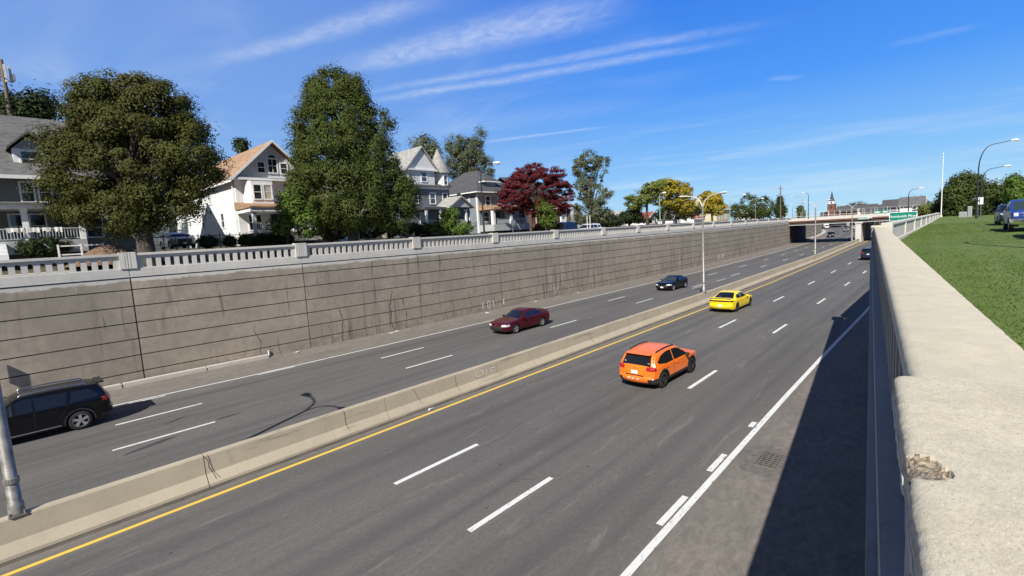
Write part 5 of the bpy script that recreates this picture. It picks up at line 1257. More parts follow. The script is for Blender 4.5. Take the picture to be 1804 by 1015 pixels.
def street_lamp(name, label, P, H, reach, ang, m='blackpole', group=None, curve=1.6, sign=False, two=False):
    t = thing(name, label, 'street lamp', P, ang, group)
    mb = MB(); mb.tube([(0, 0, -.2), (0, 0, .5), (0, 0, .52), (0, 0, H-min(curve, H*.35)+.02)], [.14, .13, .1, .07], m, 12); mb.build('pole', t, smooth=50)
    for rr, hh in ((reach, H), (reach*.55, H-.9))[:2 if two else 1]:
        c = min(curve, hh*.35)
        pts = [(0, 0, hh-c)]+[(rr*.42*(1-math.cos(a)), 0, hh-c+c*math.sin(a)*.92) for a in (.3, .6, .9, 1.2, 1.5)]+[(rr, 0, hh+.05)]
        mb = MB(); mb.tube(pts, [.07, .065, .06, .055, .05, .045, .04], m, 10); mb.build('arm', t, smooth=60)
        mb = MB(); mb.lathe([(.03, 0), (.09, .1), (.16, .45), (.15, .7), (0, .85)], (rr-.1, 0, hh+.05), 'x', 'lamp', 12); mb.build('lamp_head', t, smooth=50)
    return t
def lamp_at(label, u, v, X=None, Y=None, zb=6.1, H=9., reach=2., ang=0., top=None, **k):
    P = onx(u, v, X) if X else ony(u, v, Y)
    if top: d = ray(u, top); H = CH+d.z*math.hypot(P.x, P.y)/math.hypot(d.x, d.y)-zb
    return street_lamp('street_lamp', label, (P.x, P.y, zb), H, reach, ang, **k)
lamp_at('black street lamp in front of the blue-grey house', 853, 408, X=-36, top=288, zb=6.1, H=8.8, reach=1.5, ang=math.radians(60), curve=1.5)
lamp_at('black lamp post on the lawn with an arm curving right, nearer of the two', 1720, 387, Y=90, top=254, zb=5.25, H=9.6, reach=3.2, ang=math.radians(20), curve=3.2)
lamp_at('black lamp post on the lawn, farther and behind the nearer one', 1727, 384, Y=104, top=297, zb=5.4, H=6.9, reach=2.6, ang=math.radians(20), curve=2.)
P = (3.7, 25.3); street_lamp('street_lamp', 'black lamp post just outside the right edge, its shadow crossing the lawn', (P[0], P[1], 5.15), 8.6, 2.6, .2, curve=2.2)
lamp_at('thin green lamp post beside the golden locust', 1163, 392, X=-37, top=341, zb=6, H=8.6, reach=.5, m='greenpole', curve=.5)
lamp_at('green lamp post with a right-hand arm between the locust and the dark trees', 1286, 386, X=-37, top=345, zb=6, H=12, reach=3., ang=math.radians(40), m='greenpole')
lamp_at('slim grey lamp post before the olive tree', 1331, 385, X=-36.5, top=351, zb=6, H=9, reach=1.5, m='steel', ang=math.radians(40))
lamp_at('grey lamp post with an arm to the left above the bridge end', 1414, 388, Y=215, top=346, zb=6.2, H=13, reach=3.6, ang=math.radians(170), m='steel')
lamp_at('black lamp post standing on the bridge left of the church', 1424, 388, Y=155, top=340, zb=6.2, H=11, reach=1., ang=math.radians(170), curve=1.)
lamp_at('small black lamp far beyond the green tree over the bridge', 1396, 386, Y=300, top=364, zb=6, H=11, reach=3, ang=math.radians(30))
lamp_at('distant pale lamp post left of the little far lamp', 1383, 388, Y=330, top=360, zb=6, H=14, reach=3, ang=math.radians(10), m='steel')
lamp_at('black street lamp in front of the far grey houses', 1600, 378, Y=130, top=334, zb=6, H=8.3, reach=1.6, ang=math.radians(10), curve=1.2)
# white flagpole, signs on the black lamps
P = ony(1658, 378, 118); t = thing('flagpole', 'white bare pole beyond the end of the lawn parapet', 'pole', (P.x, P.y, 5.5))
mb = MB(); mb.tube([(0, 0, -.2), (0, 0, .3), (0, 0, .31), (0, 0, 11)], [.16, .16, .085, .05], 'trim', 12); mb.build('shaft', t, smooth=50)
mb = MB(); mb.lathe([(0, 0), (.12, .06), (.14, .14), (.1, .24), (0, .28)], (0, 0, 11), 'z', 'trim', 10); mb.build('finial', t, smooth=50)
P = onx(1375, 388, -40); t = thing('utility_pole', 'tall weathered utility pole near the left end of the bridge', 'utility pole', (P.x, P.y, 6))
mb = MB(); mb.tube([(0, 0, -.2), (0, 0, 11.3)], [.2, .12], 'wood', 10); mb.build('shaft', t, smooth=50)
mb = MB(); mb.box(-.9, .9, -.06, .06, 10.3, 10.45, 'wood'); mb.build('crossarm', t)
for x in (-.8, 0, .8): mb = MB(); mb.lathe([(.05, 0), (.06, .1), (0, .16)], (x, 0, 10.45), 'z', 'trim', 8); mb.build('insulator', t)
P = ony(1724, 384, 100)
def notice(lab, u, v, Y, w, h, post=True, zg=5.35):
    P = ony(u, v, Y); t = thing('notice_sign', lab, 'sign', (P.x, P.y, zg))
    mb = MB(); mb.tube([(0, .03, -.1), (0, .03, P.z-zg+h/2)], .03, 'steel', 8); mb.build('post', t)
    mb = MB(); mb.box(-w/2, w/2, -.02, 0, P.z-zg-h/2, P.z-zg+h/2, 'trim'); mb.build('panel', t, bevel=.006)
notice('small white notice left of the farther black lamp post', 1723.4, 354, 99, .42, 1.0); notice('small white notice right of the farther black lamp post', 1728.8, 354, 99, .42, 1.0)
# stop sign seen from behind
P = onx(903, 393, -36.5); t = thing('road_sign', 'grey back of a round traffic sign on a post before the brick house', 'sign', (P.x, P.y, 6.1))
mb = MB(); mb.tube([(0, 0, 0), (0, 0, P.z-6.1+.4)], .035, 'steel', 8); mb.build('post', t)
mb = MB(); mb.prism([(.38*math.cos(math.pi*(k+.5)/4), P.z-6.1+.38*math.sin(math.pi*(k+.5)/4)) for k in range(8)], 'x', .04, .06, 'signback'); mb.build('plate', t)
for i, (u, lab) in enumerate(((1035, 'left post of the bare pale post pair by the white car'), (1040, 'right post of the bare pale post pair by the white car'))):
    P = onx(u, 402, -38); mb = MB(); mb.tube([(0, 0, 0), (0, 0, 2.6)], .07, 'steel_w', 8); mb.tube([(0, 0, 2.6), (0, 0, 2.66)], .1, 'steel_w', 8); o = mb.build('sign_post', None); o.location = (-38, P.y, 6.2); tag(o, lab, 'post')

def text_mesh(txt, size, m):
    cu = bpy.data.curves.new('t', 'FONT'); cu.body = txt; cu.size = size; cu.extrude = .004; cu.align_x = 'CENTER'; cu.align_y = 'CENTER'
    o = bpy.data.objects.new('t', cu); col.objects.link(o); dg = bpy.context.evaluated_depsgraph_get(); me = bpy.data.meshes.new_from_object(o.evaluated_get(dg))
    bpy.data.objects.remove(o); me.materials.clear(); me.materials.append(M[m]); return me
def green_sign(label, u0, u1, v0, Y, lines, size, h, zpost=0):
    A = ony(u0, v0, Y); B = ony(u1, v0, Y); w = B.x-A.x; cx = (A.x+B.x)/2; zt = (A.z+B.z)/2
    t = thing('highway_sign', label, 'sign', (cx, Y, zpost), absolute=True)
    mb = MB(); mb.box(cx-w/2, cx+w/2, Y-.02, Y+.03, zt-h, zt, 'letter'); mb.box(cx-w/2+.05, cx+w/2-.05, Y-.026, Y-.0205, zt-h+.05, zt-.05, 'sign'); mb.build('panel', t)
    for i, s_ in enumerate(lines):
        me = text_mesh(s_, size, 'letter'); o = bpy.data.objects.new('lettering', me); col.objects.link(o); o.parent = t; o.matrix_parent_inverse = Matrix.Translation(t.location).inverted()
        o.rotation_euler = (math.radians(90), 0, 0); o.location = (cx, Y-.032, zt-h*.5+(len(lines)-1)*size*.6-i*size*1.15)
    for q in (-.35, .35): mb = MB(); mb.box(cx+q*w-.05, cx+q*w+.05, Y+.031, Y+.13, zpost, zt-.05, 'steel'); mb.build('post', t)
green_sign('green highway sign reading Humboldt Pkwy above the right parapet', 1567, 1616, 373.3, 76, ['Humboldt Pkwy', 'EXIT ONLY'][:1], .42, 1.05, 0)
# small sign hung on the bridge
A = ony(1511.5, 385, 148.2); B = ony(1531, 385, 148.2); t = thing('bridge_sign', 'small green sign mounted on the bridge girder above the pier', 'sign', ((A.x+B.x)/2, 148, 5.5), absolute=True)
mb = MB(); mb.box(A.x, B.x, 147.85, 147.9, 5.55, 6.15, 'letter'); mb.box(A.x+.06, B.x-.06, 147.84, 147.849, 5.61, 6.09, 'sign'); mb.build('panel', t)
mb = MB(); 
for k in range(7): mb.box(A.x+.35+.38*k, A.x+.6+.38*k, 147.83, 147.838, 5.75, 5.95, 'letter')
mb.build('lettering', t)
for u0, u1, lab in ((1540, 1552, 'left green sign panel behind the bridge railing'), (1554, 1565, 'right green sign panel behind the bridge railing')):
    A = ony(u0, 374, 190); B = ony(u1, 374, 190); t = thing('highway_sign', lab, 'sign', (A.x, 190, 6), absolute=True)
    mb = MB(); mb.box(A.x, B.x, 189.9, 190, 6.6, 7.9, 'sign'); mb.box(A.x+.3, B.x-.3, 189.88, 189.895, 7.0, 7.25, 'letter'); mb.build('panel', t)
    mb = MB(); mb.box(A.x+.2, A.x+.3, 190.01, 190.1, 0, 7.8, 'steel'); mb.box(B.x-.3, B.x-.2, 190.01, 190.1, 0, 7.8, 'steel'); mb.build('post', t)
# sign outside the frame on the left whose shadow falls on the wall
t = thing('roadside_sign', 'road sign on a bracket by the left wall, just outside the left edge', 'sign', (-31.5, -1.2, 0), absolute=True)
k_ = 1.5
mb = MB(); mb.box(-31.80, -31.75, -1.25, -1.2, 0, 3.6, 'steel'); mb.build('post', t)
mb = MB(); mb.box(-31.9, -31.62, -1.3, -1.255, 3.08, 3.95, 'signback'); mb.build('panel', t)
# cell antenna above the leftmost roof
P = onx(6, 130, -62); t = thing('cell_antenna', 'white and grey mobile phone antennas on a mast at the upper left corner', 'antenna', (P.x, P.y, 7))
mb = MB(); mb.tube([(0, 0, 0), (0, 0, P.z-7+1.2)], [.25, .12], 'wood', 10); mb.build('mast', t, smooth=50)
for i, (dx, dy, m_, h) in enumerate(((.35, .1, 'graf', 1.5), (.1, .42, 'graf', 1.5), (-.3, -.3, 'signback', 1.4), (.25, .6, 'signback', .8), (.4, -.25, 'signback', 1.2))):
    mb = MB(); mb.box(dx-.1, dx+.1, dy-.09, dy+.09, P.z-7-.8+.2*i*.4, P.z-7-.8+h, m_); mb.build('antenna_panel', t, bevel=.02)
mb = MB(); mb.box(-.5, .5, -.04, .04, P.z-7-.5, P.z-7-.42, 'steel'); mb.box(-.04, .04, -.5, .6, P.z-7-.6, P.z-7-.52, 'steel'); mb.build('bracket', t)
# utility cabinets at the far end of the lawn
for u, lab, w, h in ((1696, 'pale utility cabinet at the far end of the lawn', .9, .9), (1708, 'tall white utility box right of the pale cabinet', .5, 1.7)):
    P = ony(u, 384, 105); t = thing('utility_cabinet', lab, 'cabinet', (P.x, 105, 5.35))
    mb = MB(); mb.box(-w/2, w/2, -.3, .3, 0, h, 'greytrim'); mb.build('housing', t, bevel=.03)
    mb = MB(); mb.box(-w/2+.06, w/2-.06, -.325, -.303, .08, h-.08, 'signback'); mb.build('door', t)

# trees behind the second row
for i, (y, zt, w, lm) in enumerate(((16, 4.2, 4, 'leaf_dark'), (31, 3.6, 5, 'leaf_mid'), (50, 3.5, 5, 'leaf_mid'), (66, 4, 5, 'leaf_dark'), (78, 3.4, 5, 'leaf_mid'), (92, 3.8, 5, 'leaf_dark'), (112, 4.2, 6, 'leaf_mid'), (128, 4.4, 6, 'leaf_dark'), (146, 4.6, 7, 'leaf_mid'), (165, 4.4, 7, 'leaf_dark'))):
    where = ('behind the white house', 'behind the cream house', 'behind the blue-grey house', 'behind the brick house', 'right of the brick house roof', 'left of the golden locust', 'right of the golden locust', 'behind the tan-roofed house', 'behind the ragged tree', 'behind the utility pole')[i]
    make_tree('broadleaf_tree', 'low distant treetop far '+where, 'tree', (-84, y, 6.6), [(0, 0, zt*.6, w*.7, w, zt*.55), (1, w*.6, zt*.5, w*.5, w*.6, zt*.4)], lm, 70, 60, .42, 80+i, .25, 1.3, limbs=4, group='distant trees behind the houses')

# ------------------------------------------------------------ vehicles
def catmull(P, n):
    out = []
    for i in range(len(P)-1):
        p0 = P[max(i-1, 0)]; p1 = P[i]; p2 = P[i+1]; p3 = P[min(i+2, len(P)-1)]
        for k in range(n):
            t = k/n; out.append(tuple(.5*((2*b)+(c-a)*t+(2*a-5*b+4*c-d)*t*t+(3*b-a-3*c+d)*t**3) for a, b, c, d in zip(p0, p1, p2, p3)))
    out.append(P[-1]); return out
def poly_sdf(P, x, z):
    d = 1e9; inside = False; n = len(P); g = (0, 0)
    for i in range(n):
        ax, az = P[i]; bx, bz = P[(i+1) % n]; ex, ez = bx-ax, bz-az; wx, wz = x-ax, z-az
        t = max(0, min(1, (wx*ex+wz*ez)/(ex*ex+ez*ez+1e-12))); qx, qz = ax+ex*t, az+ez*t; dd = math.hypot(x-qx, z-qz)
        if dd < d: d = dd; g = (qx, qz)
        if (az > z) != (bz > z) and x < ex*(z-az)/(ez+1e-12)+ax: inside = not inside
    return (-d if inside else d), g
def make_car(name, label, S, detail=1.):
    """S: spec dict. car points along +x, centred, wheels on z = 0. Skin wrapped round the side silhouette."""
    t = thing(name, label, S['cat']); step = .045/detail
    segs = S['segs']; zc = S.get('zc', .62); xa, xb = S['core']; hw = S['hw']; belt = S['belt']; tum = S['tumble']; R = S['R']; wx = S['wheels']; arch = R+S.get('gap', .055)
    nose, tailx = S['nose'], S['tailx']
    def Wd(x, z):
        w = hw
        if x > nose-.9: w -= S.get('pf', .17)*((x-(nose-.9))/.9)**2.2
        if x < tailx+.8: w -= S.get('pr', .13)*(((tailx+.8)-x)/.8)**2.2
        if z > belt: w -= tum*(z-belt)
        w -= .05*max(0, (.5-z)/.3)**2
        w -= .035*max(0, 1-abs(z-S.get('crease', .72))/.1)*0
        for cx in wx: w += .018*math.exp(-((math.hypot(x-cx, z-R)-arch-.03)/.06)**2)
        return max(w, .2)
    C_ = []
    for nm, P in segs:
        Q = catmull(P, 6) if len(P) > 2 else P
        L = [0]
        for a, b in zip(Q, Q[1:]): L.append(L[-1]+math.dist(a, b))
        n = max(2, int(round(L[-1]/step)))
        for k in range(n):
            s_ = L[-1]*k/n; i = max(0, min(len(Q)-2, next((j for j in range(len(L)-1) if L[j+1] > s_), len(Q)-2))); f = (s_-L[i])/max(1e-9, L[i+1]-L[i])
            C_.append((Q[i][0]+(Q[i+1][0]-Q[i][0])*f, Q[i][1]+(Q[i+1][1]-Q[i][1])*f, nm))
    n = len(C_); rr = .07
    crown = S.get('crown', {'bumperf': .16, 'hood': .035, 'wind': .07, 'roof': .03, 'rglass': .06, 'deck': .03, 'tail': .09, 'bumperr': .11, 'bottom': 0})
    # smooth crown values along the contour
    cv = np.array([crown.get(c[2], .03) for c in C_]); kk = int(.25/step)|1
    cvs = np.convolve(np.concatenate([cv[-kk:], cv, cv[:kk]]), np.ones(kk)/kk, 'same')[kk:-kk]
    LAT = [0.]; nl = int(hw/(.06/detail))
    ts = [1-(i/nl) for i in range(nl+1)]       # 1 edge .. 0 centre
    ncore = max(6, int(.85/step))
    V = {}; verts = []; info = []
    def addv(p, inf): verts.append(p); info.append(inf); return len(verts)-1
    grid = []
    for i, (x, z, nm) in enumerate(C_):
        a = C_[i-1]; b = C_[(i+1) % n]; tx, tz = b[0]-a[0], b[1]-a[1]; l = math.hypot(tx, tz) or 1; nx, nz = -tz/l, tx/l
        cx = max(xa, min(xb, x)); ix, iz = cx-x, zc-z; L = math.hypot(ix, iz)
        if nx*ix+nz*iz < 0: nx, nz = -nx, -nz     # inward normal
        Wc = Wd(x, z)-rr
        col_ = []
        for s_ in ts[::-1]:     # centre to edge, top sheet, right side y<0 later mirrored
            y = Wc*s_; d = cvs[i]*(y/(Wc+rr))**2.4
            col_.append(addv((x+nx*d, y, z+nz*d), (nm, 'sheet', x, z, y, Wc)))
        dE = cvs[i]*(Wc/(Wc+rr))**2.4
        for q in (.3, .62, 1.):
            ang = q*math.pi/2; dd = dE+rr*(1-math.cos(ang))*.8; y = Wc+rr*math.sin(ang)
            px, pz = x+nx*dd, z+nz*dd
            col_.append(addv((px, y, pz), (nm, 'edge', px, pz, y, Wc)))
        ex, ez = verts[col_[-1]][0], verts[col_[-1]][2]
        jx, jz = cx-ex, zc-ez
        for k in range(1, ncore+1):
            f = k/ncore; px, pz = ex+jx*f, ez+jz*f
            col_.append(addv((px, Wd(px, pz), pz), (nm, 'side', px, pz, 0, Wc)))
        grid.append(col_)
    m = len(grid[0]); ns = nl+1
    wins = S['windows']
    # snap side vertices to wheel arches and window outlines
    for i in range(n):
        for j in range(ns+2, m):
            v = grid[i][j]; x, y, z = verts[v]
            for cx in wx:
                dx, dz = x-cx, z-R; rd = math.hypot(dx, dz)
                for rad in (arch, arch+S.get('clad', 0)):
                    if abs(rd-rad) < step*.42 and rd > 0: x = cx+dx*rad/rd; z = R+dz*rad/rd; dx, dz = x-cx, z-R; rd = rad
            for W_ in wins:
                sd, g = poly_sdf(W_[1], x, z)
                if abs(sd) < step*.45: x, z = g
            verts[v] = (x, Wd(x, z) if j > ns+2 else y, z)
    parts = {}
    def put(nm, f, side): parts.setdefault(nm, []).append((f, side))
    regs = S['regions']
    for i in range(n):
        i2 = (i+1) % n; nm = C_[i][2]
        for j in range(m-1):
            f = (grid[i][j], grid[i][j+1], grid[i2][j+1], grid[i2][j])
            c = [sum(verts[k][q] for k in f)/4 for q in range(3)]
            kind = 'sheet' if j < ns-1 else 'edge' if j < ns+2 else 'side'
            if any(math.hypot(c[0]-q, c[2]-R) < arch and kind != 'sheet' for q in wx): continue
            if nm == 'bottom' and kind == 'sheet': put('underbody', f, 0); continue
            key = 'body'
            if kind != 'sheet':
                for wi, (wn, P) in enumerate(wins):
                    if poly_sdf(P, c[0], c[2])[0] < 0: key = wn+'#'+str(wi)
                if key == 'body' and S.get('clad'):
                    if c[2] < S['cladz'] or any(math.hypot(c[0]-q, c[2]-R) < arch+S['clad'] for q in wx): key = 'cladding'
            elif nm == 'wind' and j < ns-2: key = 'windscreen'
            elif nm == 'rglass' and j < ns-2: key = 'rear_window'
            if key == 'body':
                for rn, test in regs:
                    if test(c[0], abs(c[1]), c[2], nm, kind): key = ('front_' if c[0] > 0 else 'rear_')+rn if rn == 'bumper' else rn; break
            if key == 'cladding': key += '#f' if c[0] > 0 else '#r'
            put(key, f, 0)
    mats = S['mats']; off = {'windscreen': -.008, 'rear_window': -.008, 'side_window': -.012}
    SUB = {'body'}
    for key, fl in parts.items():
        key = key.split('#')[0]
        for sgn in ((1, -1) if key in ('side_window', 'headlight', 'tail_light', 'cladding') else (0,)):
            mb = MB(); mp = {}; vs = []; fs = []
            for f, _ in fl:
                for sg in (1, -1):
                    if sgn and sg != sgn: continue
                    ids = []
                    for k in f:
                        y0 = verts[k][1]*sg; kk_ = (k, sg) if abs(verts[k][1]) > 1e-6 else (k, 0)
                        if kk_ not in mp: mp[kk_] = len(vs); vs.append((verts[k][0], y0, verts[k][2]))
                        ids.append(mp[kk_])
                    ids = ids if sg > 0 else ids[::-1]
                    if len(set(ids)) >= 3: fs.append(tuple(dict.fromkeys(ids)))
            if not fs: continue
            mb.add(vs, fs, mats.get(key.replace('front_', '').replace('rear_b', 'b'), mats['body'])); o = mb.build(key, t, smooth=38)
            if key in ('side_window', 'rear_window', 'windscreen') and 0: pass
    # dark wheel wells and inner floor
    for cx in wx:
        for sg in (1, -1):
            mb = MB(); vs = []; fs = []; K = 16
            for k in range(K+1):
                a = math.pi*k/K*1.15-.08*math.pi; vs += [(cx+arch*1.0*math.cos(a), sg*(hw-.03), R+arch*math.sin(a)), (cx+arch*math.cos(a), sg*(hw-.42), R+arch*math.sin(a))]
            fs = [(2*k, 2*k+1, 2*k+3, 2*k+2) for k in range(K)]; fs.append(tuple(2*k+1 for k in range(K+1)))
            mb.add(vs, fs, 'plastic'); mb.build('wheel_well', t, fix=False)
    # wheels
    for cx in wx:
        for sg in (1, -1):
            yo = sg*(hw-.115); tw = .11
            w = None
            mb = MB(); mb.lathe([(R*.66, -tw), (R*.9, -tw), (R*.98, -tw*.8), (R, -tw*.5), (R, tw*.5), (R*.98, tw*.8), (R*.9, tw), (R*.68, tw*.98), (R*.66, tw*.8)], (cx, yo, R), 'y', 'rubber', 28, caps=False); w = mb.build('wheel', t, smooth=45)
            mb = MB(); rm = mats.get('rim', 'rim_silver')
            q = tw*.62*sg
            mb.lathe([(R*.66, 0), (R*.69, sg*.03), (R*.64, sg*.035), (R*.62, -sg*.03)], (cx, yo+q, R), 'y', rm, 28, caps=False)
            mb.lathe([(R*.16, 0), (R*.15, sg*.028), (0, sg*.032)], (cx, yo+q, R), 'y', rm, 12)
            ns_ = S.get('spokes', 5)
            for k in range(ns_):
                a = 2*math.pi*k/ns_+.3; ca, sa = math.cos(a), math.sin(a); ww = S.get('spw', .14)*R
                P = [(R*.1, -ww*.5), (R*.66, -ww*.85), (R*.66, ww*.85), (R*.1, ww*.5)]
                vv = [(cx+p*ca-r_*sa, yo+q+sg*(.022 if i_ in (0, 3) else .012), R+p*sa+r_*ca) for i_, (p, r_) in enumerate(P)]
                vv += [(v[0], v[1]-sg*.03, v[2]) for v in vv]
                mb.add(vv, [(0, 1, 2, 3), (4, 7, 6, 5), (0, 4, 5, 1), (1, 5, 6, 2), (2, 6, 7, 3), (3, 7, 4, 0)], rm)
            mb.build('rim', w)
            mb = MB(); mb.lathe([(0, 0), (R*.63, 0)], (cx, yo+q-sg*.05, R), 'y', 'plastic', 20); mb.build('brake_disc', w, fix=False)
    # mirrors, handles, plate, seams
    mx, mz = S['mirror']
    for sg in (1, -1):
        mb = MB(); y = sg*(Wd(mx, mz)+.09); mb.box(mx-.07, mx+.07, y-.09, y+.09, mz-.02, mz+.12, mats.get('mirror', mats['body'])); o = mb.build('mirror', t, bevel=.03, smooth=50)
        for hx in S.get('handles', ()):
            mb = MB(); y = sg*(Wd(hx, S['hz'])+.012); mb.box(hx-.1, hx+.1, y-.02, y+.02, S['hz']-.018, S['hz']+.018, mats.get('handle', mats['body'])); mb.build('door_handle', t, bevel=.006)
        for P in S.get('seams', ()):
            mb = MB(); pts = []
            for a, b in zip(P, P[1:]):
                for k in range(7): f = k/6; x, z = a[0]+(b[0]-a[0])*f, a[1]+(b[1]-a[1])*f; pts.append((x, sg*(Wd(x, z)+.0005), z))
            mb.tube(pts, .006, 'plastic', 4); mb.build('door_seam', t)
    for px, pz, fx in S.get('plates', ()):
        mb = MB(); mb.box(px, px+fx*.012, -.155, .155, pz-.075, pz+.075, 'plate'); mb.build('number_plate', t, bevel=.004)
    if S.get('rails'):
        x0, x1, zr, yr = S['rails']
        for sg in (1, -1):
            mb = MB(); pts = [(x0, sg*yr, zr-.05), (x0-.06*np.sign(x0-x1), sg*yr, zr+.015), ((x0+x1)/2, sg*(yr+.01), zr+.04), (x1+.06*np.sign(x0-x1), sg*yr, zr-.01), (x1, sg*yr, zr-.07)]
            mb.tube(pts, S.get('railr', .022), mats.get('rail', 'plastic'), 8); mb.build('roof_rail', t, smooth=60)
    for nm, b, m_ in S.get('extras', ()):
        mb = MB(); mb.box(*b, m_); mb.build(nm, t, bevel=min(.02, min(abs(b[1]-b[0]), abs(b[3]-b[2]), abs(b[5]-b[4]))*.3))
    return t
def base_mats(c, **k): return dict({'body': c, 'windscreen': 'carglass', 'rear_window': 'carglass', 'side_window': 'carglass', 'underbody': 'plastic', 'cladding': 'plastic', 'headlight': 'headlamp', 'tail_light': 'tail', 'grille': 'plastic', 'bumper': 'plastic'}, **k)

# compact crossover, hatchback tail
def crossover(paint, L=4.46, H=1.59):
    return dict(cat='car', hw=.90, belt=.93, tumble=.36, R=.352, wheels=(1.33, -1.335), core=(-1.45, 1.35), nose=2.2, tailx=-2.2, zc=.6, clad=.085, cladz=.42, gap=.05,
        segs=[('bumperf', [(2.0, .24), (2.15, .33), (2.21, .5), (2.2, .68), (2.14, .82)]), ('hood', [(2.14, .82), (1.98, .92), (1.5, 1.0), (1.12, 1.06)]), ('wind', [(1.12, 1.06), (.75, 1.27), (.3, 1.49)]),
              ('roof', [(.3, 1.49), (-.1, 1.55), (-.8, 1.56), (-1.4, 1.52), (-1.78, 1.46)]), ('rglass', [(-1.78, 1.46), (-1.9, 1.34), (-2.08, 1.05)]), ('tail', [(-2.08, 1.05), (-2.15, .98), (-2.19, .8), (-2.2, .62)]),
              ('bumperr', [(-2.2, .62), (-2.25, .55), (-2.24, .42), (-2.15, .3), (-2.02, .24)]), ('bottom', [(-2.02, .24), (2.0, .24)])],
        windows=[('side_window', [(.93, 1.0), (.42, 1.33), (.1, 1.43), (-.35, 1.46), (-.35, 1.0)]), ('side_window', [(-.42, 1.0), (-.42, 1.46), (-.9, 1.45), (-1.35, 1.36), (-1.72, 1.16), (-1.6, 1.08), (-1.1, 1.0)])],
        regions=[('tail_light', lambda x, y, z, nm, k: x < -1.88 and .84 < z < 1.0+.02*(y > .6) and y > .5 and nm in ('tail', 'rglass', 'bumperr')),
                 ('headlight', lambda x, y, z, nm, k: x > 1.85 and .66 < z < .84 and y > .5),
                 ('grille', lambda x, y, z, nm, k: nm == 'bumperf' and .3 < z < .74 and y < .48),
                 ('bumper', lambda x, y, z, nm, k: nm in ('bumperr', 'bumperf') and (z < .33 or (z < .52 and y > .58)))],
        mirror=(.72, .98), handles=(-.15, -1.02), hz=.86, seams=[[(.95, .98), (.93, .4)], [(-.38, 1.0), (-.36, .4)], [(-1.05, .98), (-1.02, .75), (-.86, .5)]], plates=[(-2.205, .77, -1)], rails=(.05, -1.5, 1.55, .62), railr=.028,
        spokes=5, mats=base_mats(paint, rim='rim_black', mirror='plastic', rail='plastic'),
        extras=[('spoiler', (-1.93, -1.72, -.58, .58, 1.455, 1.49), paint), ('tailgate_trim', (-2.225, -2.2, -.42, .42, .62, .66), 'plastic'), ('sticker', (-2.265, -2.25, .18, .3, .47, .54), 'graf'), ('sticker', (-2.265, -2.25, .0, .1, .46, .53), 'graf'), ('sticker', (-2.265, -2.25, -.22, -.12, .47, .53), 'graf'), ('sticker', (-1.995, -1.985, -.6, -.42, 1.10, 1.15), 'graf'), ('sticker', (-2.0, -1.985, .5, .56, 1.10, 1.17), 'graf'), ('emblem', (-2.19, -2.17, -.05, .05, .92, .96), 'chrome')])
S_ = crossover('orange'); orange = make_car('orange_car', 'bright orange hatchback crossover with black roof rails driving away in the middle lanes', S_, 1.5)
orange.location = (-9.60, 20.3, .003); orange.rotation_euler = (0, 0, math.radians(90-2.6))
# full-size coupe-like sedan, yellow
def sedan(paint, hw=.92, nose=2.5, tailx=-2.52, wb=(1.56, -1.5), H=1.46, R=.35, coupe=True):
    k = H/1.46
    return dict(cat='car', hw=hw, belt=.9, tumble=.5, R=R, wheels=wb, core=(tailx+.7, nose-.75), nose=nose, tailx=tailx, zc=.55, gap=.045,
        segs=[('bumperf', [(nose-.2, .2), (nose-.06, .3), (nose, .5), (nose-.02, .64), (nose-.09, .74)]), ('hood', [(nose-.09, .74), (nose-.4, .84), (nose-1.1, .93), (nose-1.6, .98)]), ('wind', [(nose-1.6, .98), (nose-1.95, 1.18), (nose-2.3, H-.09)]),
              ('roof', [(nose-2.3, H-.09), (nose-2.6, H-.02), (nose-3.05, H), (nose-3.5, H-.06)]), ('rglass', [(nose-3.5, H-.06), (nose-3.85, H-.2), (nose-4.28, 1.06)]), ('deck', [(nose-4.28, 1.06), (nose-4.6, 1.05), (tailx+.1, 1.06)]),
              ('tail', [(tailx+.1, 1.06), (tailx+.03, 1.0), (tailx, .85), (tailx+.02, .68)]), ('bumperr', [(tailx+.02, .68), (tailx-.02, .58), (tailx, .42), (tailx+.12, .26), (tailx+.25, .2)]), ('bottom', [(tailx+.25, .2), (nose-.2, .2)])],
        windows=[('side_window', [(nose-1.86, .97), (nose-2.25, 1.2*k), (nose-2.55, H-.13), (nose-2.98, H-.11), (nose-2.98, .97)]), ('side_window', [(nose-3.04, .97), (nose-3.04, H-.11), (nose-3.45, H-.16), (nose-3.88, 1.12*k), (nose-3.95, 1.02)])],
        regions=[('tail_light', lambda x, y, z, nm, k: x < tailx+.35 and .84 < z < .955 and nm in ('tail', 'deck', 'bumperr') and y > (.0 if paint == 'yellow' else .45)),
                 ('headlight', lambda x, y, z, nm, k: x > nose-.5 and .58 < z < .72 and y > .48),
                 ('grille', lambda x, y, z, nm, k: nm == 'bumperf' and .34 < z < .6 and y < .55),
                 ('bumper', lambda x, y, z, nm, k: nm in ('bumperr', 'bumperf') and z < .3)],
        mirror=(nose-1.85, .95), handles=(nose-2.75, nose-3.75), hz=.84, seams=[[(nose-1.72, .95), (nose-1.75, .35)], [(nose-3.01, .97), (nose-3.0, .35)], [(nose-3.9, .98), (nose-3.8, .75), (nose-3.62, .5)]],
        spokes=5, mats=base_mats(paint, rim='rim_black' if paint == 'yellow' else 'rim_silver'))
S_ = sedan('yellow'); S_['plates'] = [(-2.53, .55, -1)]; S_['extras'] = [('spoiler', (-2.50, -2.28, -.78, .78, 1.12, 1.145), 'yellow'), ('spoiler_post', (-2.42, -2.36, -.7, -.66, 1.04, 1.121), 'plastic'), ('spoiler_post', (-2.42, -2.36, .66, .7, 1.04, 1.121), 'plastic'), ('spoiler_edge', (-2.505, -2.49, -.76, .76, 1.105, 1.12), 'plastic')]
